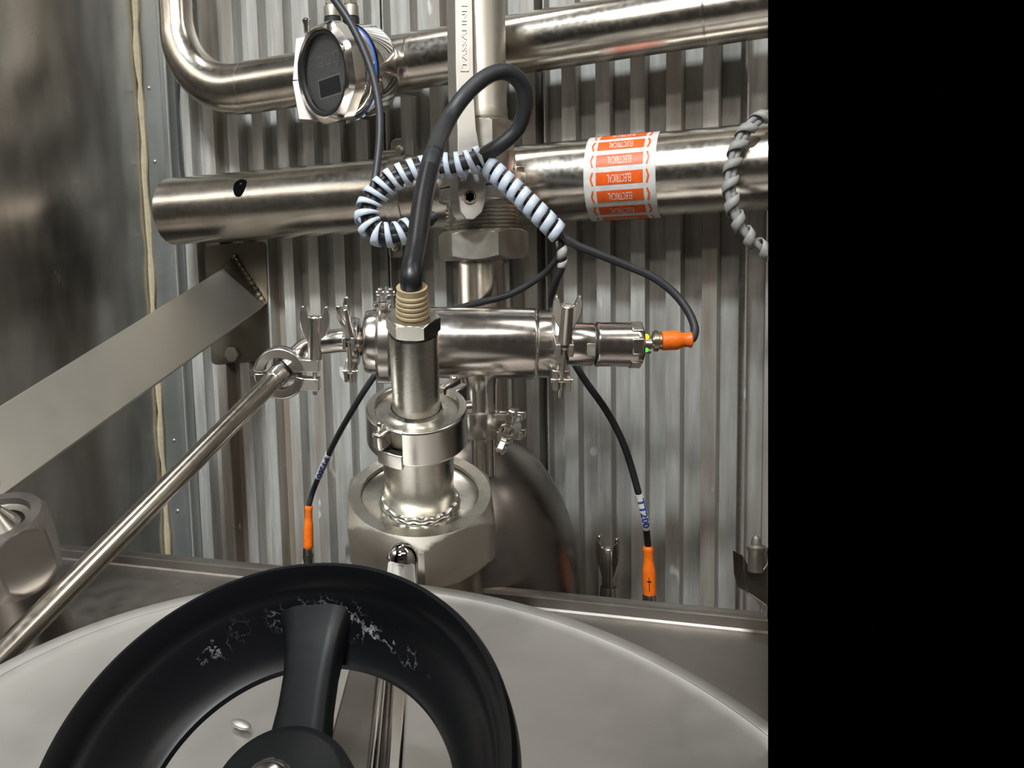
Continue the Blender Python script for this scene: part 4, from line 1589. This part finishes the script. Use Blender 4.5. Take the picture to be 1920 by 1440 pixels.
# =================================================================== LEFT EDGE HEX FITTING
LDp = .60
lc_ = P(-12, 972, LDp)
ln_ = tilt_n(20, -6)
Fh = frame(lc_, ln_, V((1, 0, 0)))
lh = thing('hex_fitting', 'dull hex fitting cut by the left edge, under the wide sloping bar', 'nut', lc_ - ln_ * .05)
rl = px(103, LDp)
APl = rl * math.cos(PI / 6)
vs, fs = [], []
lev = [(APl * .98 + (rl - APl * .98) * i / 9, -.009 * i / 9) for i in range(10)] + [(rl - (rl - APl) * i / 6, -.034 - .012 * i / 6) for i in range(7)]
for cr, z_ in lev:
    for i in range(96):
        a_ = 2 * PI * i / 96
        loc = (a_ + PI / 2 + .75) % (PI / 3)
        loc = loc if loc < PI / 6 else loc - PI / 3
        rv = min(APl / math.cos(PI / 6 - abs(loc)), cr)
        vs.append(Fh @ V((rv * math.cos(a_), rv * math.sin(a_), z_)))
for j in range(len(lev) - 1):
    for i in range(96):
        a_, b_ = j * 96 + i, j * 96 + (i + 1) % 96
        fs.append((a_, b_, b_ + 96, a_ + 96))
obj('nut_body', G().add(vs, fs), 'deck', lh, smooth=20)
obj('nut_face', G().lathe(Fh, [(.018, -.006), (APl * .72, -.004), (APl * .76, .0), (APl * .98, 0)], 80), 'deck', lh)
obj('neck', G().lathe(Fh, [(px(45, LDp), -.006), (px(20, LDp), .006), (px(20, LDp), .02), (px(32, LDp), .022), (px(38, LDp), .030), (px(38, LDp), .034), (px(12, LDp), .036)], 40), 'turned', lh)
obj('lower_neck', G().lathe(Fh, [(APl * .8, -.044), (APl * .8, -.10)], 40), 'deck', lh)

# =================================================================== HANDWHEEL AND CLAMPING BEAM
WR = .0836
FWh = frame(wc, wnv, V((1, 0, 0)))
wh = thing('handwheel', 'big black plastic handwheel with white dried splashes, in front of the lid', 'handwheel', wc - wnv * .03)
k = 1.0
prof = [(.0836, -.010), (.0836, -.002), (.0826, .0006), (.0808, .0012), (.0785, -.002), (.0772, -.0065), (.0766, -.0085), (.0752, -.0098), (.0738, -.0115), (.0715, -.0160), (.0680, -.0215), (.0640, -.0262), (.0600, -.0295), (.0580, -.0302),
        (.0576, -.0325), (.0600, -.0340), (.0660, -.0310), (.0740, -.0240), (.0800, -.0170), (.0830, -.0130), (.0836, -.010)]
obj('rim', G().lathe(FWh, [(r * k, z * k) for r, z in prof], 160), 'wheel', wh, smooth=50)
hub_q = wc - wnv * .022
# hub direction in the wheel plane: spokes
spx = plane_hit(577, 1210, wc - wnv * .016, wnv)
loc = FWh.inverted() @ spx
sa = math.atan2(loc.y, loc.x)
for s_ in range(3):
    Fs_ = FWh @ Matrix.Rotation(sa + s_ * 2 * PI / 3, 4, 'Z')
    secs = [(.012, .0115, -.022, .010), (.024, .0108, -.0215, .010), (.036, .0100, -.0205, .009), (.048, .0100, -.0190, .009), (.0580, .0110, -.0175, .009), (.066, .0130, -.0155, .008), (.073, .0165, -.0125, .006)]
    vs, fs = [], []
    for r, hw_, zt, th in secs:
        r, hw_, zt, th = r * k, hw_ * k, zt * k, th * k
        ring = [(-hw_, zt - th), (-hw_, zt - .0025), (-hw_ * .86, zt - .0004), (-hw_ * .5, zt), (hw_ * .5, zt), (hw_ * .86, zt - .0004), (hw_, zt - .0025), (hw_, zt - th)]
        vs += [Fs_ @ V((r, y, z)) for y, z in ring]
    m = 8
    for j in range(len(secs) - 1):
        for i in range(m):
            a_, b_ = j * m + i, j * m + (i + 1) % m
            fs.append((a_, b_, b_ + m, a_ + m))
    fs += [tuple(reversed(range(m))), tuple((len(secs) - 1) * m + i for i in range(m))]
    obj('spoke', G().add(vs, fs), 'black', wh, smooth=50)
obj('hub', G().lathe(FWh, [(.0262, -.036), (.0262, -.0215), (.0255, -.0190), (.0235, -.0180), (.0225, -.0176), (.008, -.0165), (1e-5, -.0165)], 64), 'black', wh)
obj('centre_cap', G().lathe(FWh, [(.0088, -.018), (.0088, -.0110), (.0078, -.0082), (.0050, -.0062), (1e-5, -.0056)], 32), 'polish', wh)
spd = thing('wheel_spindle', 'steel spindle under the handwheel hub', 'spindle', LC)
obj('rod', G().tube([FWh @ V((0, 0, -.033 * k)), FWh @ V((0, 0, -.060))], .008, 24), 'turned', spd)
# beam that crosses the lid below the wheel
bm_ = thing('clamping_beam', 'polished steel beam crossing the lid beneath the handwheel', 'beam', P(700, 1400, .36))


def beam(name, quad, dd, th, mat):
    q = [P(x, y, d) for x, y, d in quad]
    nq = (q[1] - q[0]).cross(q[3] - q[0]).normalized()
    if nq.dot(cam_dir(q[0])) < 0:
        nq = -nq
    g = G().add(q + [p - nq * th for p in q], [(0, 1, 2, 3), (7, 6, 5, 4), (0, 4, 5, 1), (1, 5, 6, 2), (2, 6, 7, 3), (3, 7, 4, 0)])
    return obj(name, g, mat, bm_, bevel=.0012)


beam('web', [(668, 1200, .44), (716, 1200, .44), (690, 1470, .33), (596, 1470, .33)], 0, .004, 'deck')
beam('flange', [(716, 1200, .432), (726, 1200, .432), (702, 1470, .322), (686, 1470, .322)], 0, .012, 'polish')
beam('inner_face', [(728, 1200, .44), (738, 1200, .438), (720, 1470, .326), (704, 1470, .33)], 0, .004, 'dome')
beam('flange', [(740, 1200, .432), (768, 1200, .432), (752, 1470, .322), (722, 1470, .322)], 0, .016, 'polish')
# chrome acorn nut behind the wheel
q = P(754, 1050, .585)
an_ = thing('acorn_nut', 'mirror-bright dome nut between the handwheel and the large hex nut', 'nut', q - Z * .02)
r_ = px(30, .585)
F_ = frame(q, tilt_n(10, 3), V((1, 0, 0)))
prof = [(r_, -.03), (r_, .0)]
for i in range(1, 11):
    t_ = i / 10 * PI / 2
    prof.append((max(1e-5, r_ * math.cos(t_)), r_ * 1.15 * math.sin(t_)))
obj('dome', G().lathe(F_, prof, 40), 'chrome', an_)
obj('stud', G().tube([F_ @ V((0, 0, -.03)), F_ @ V((0, 0, -.09))], r_ * .8, 20), 'turned', an_)
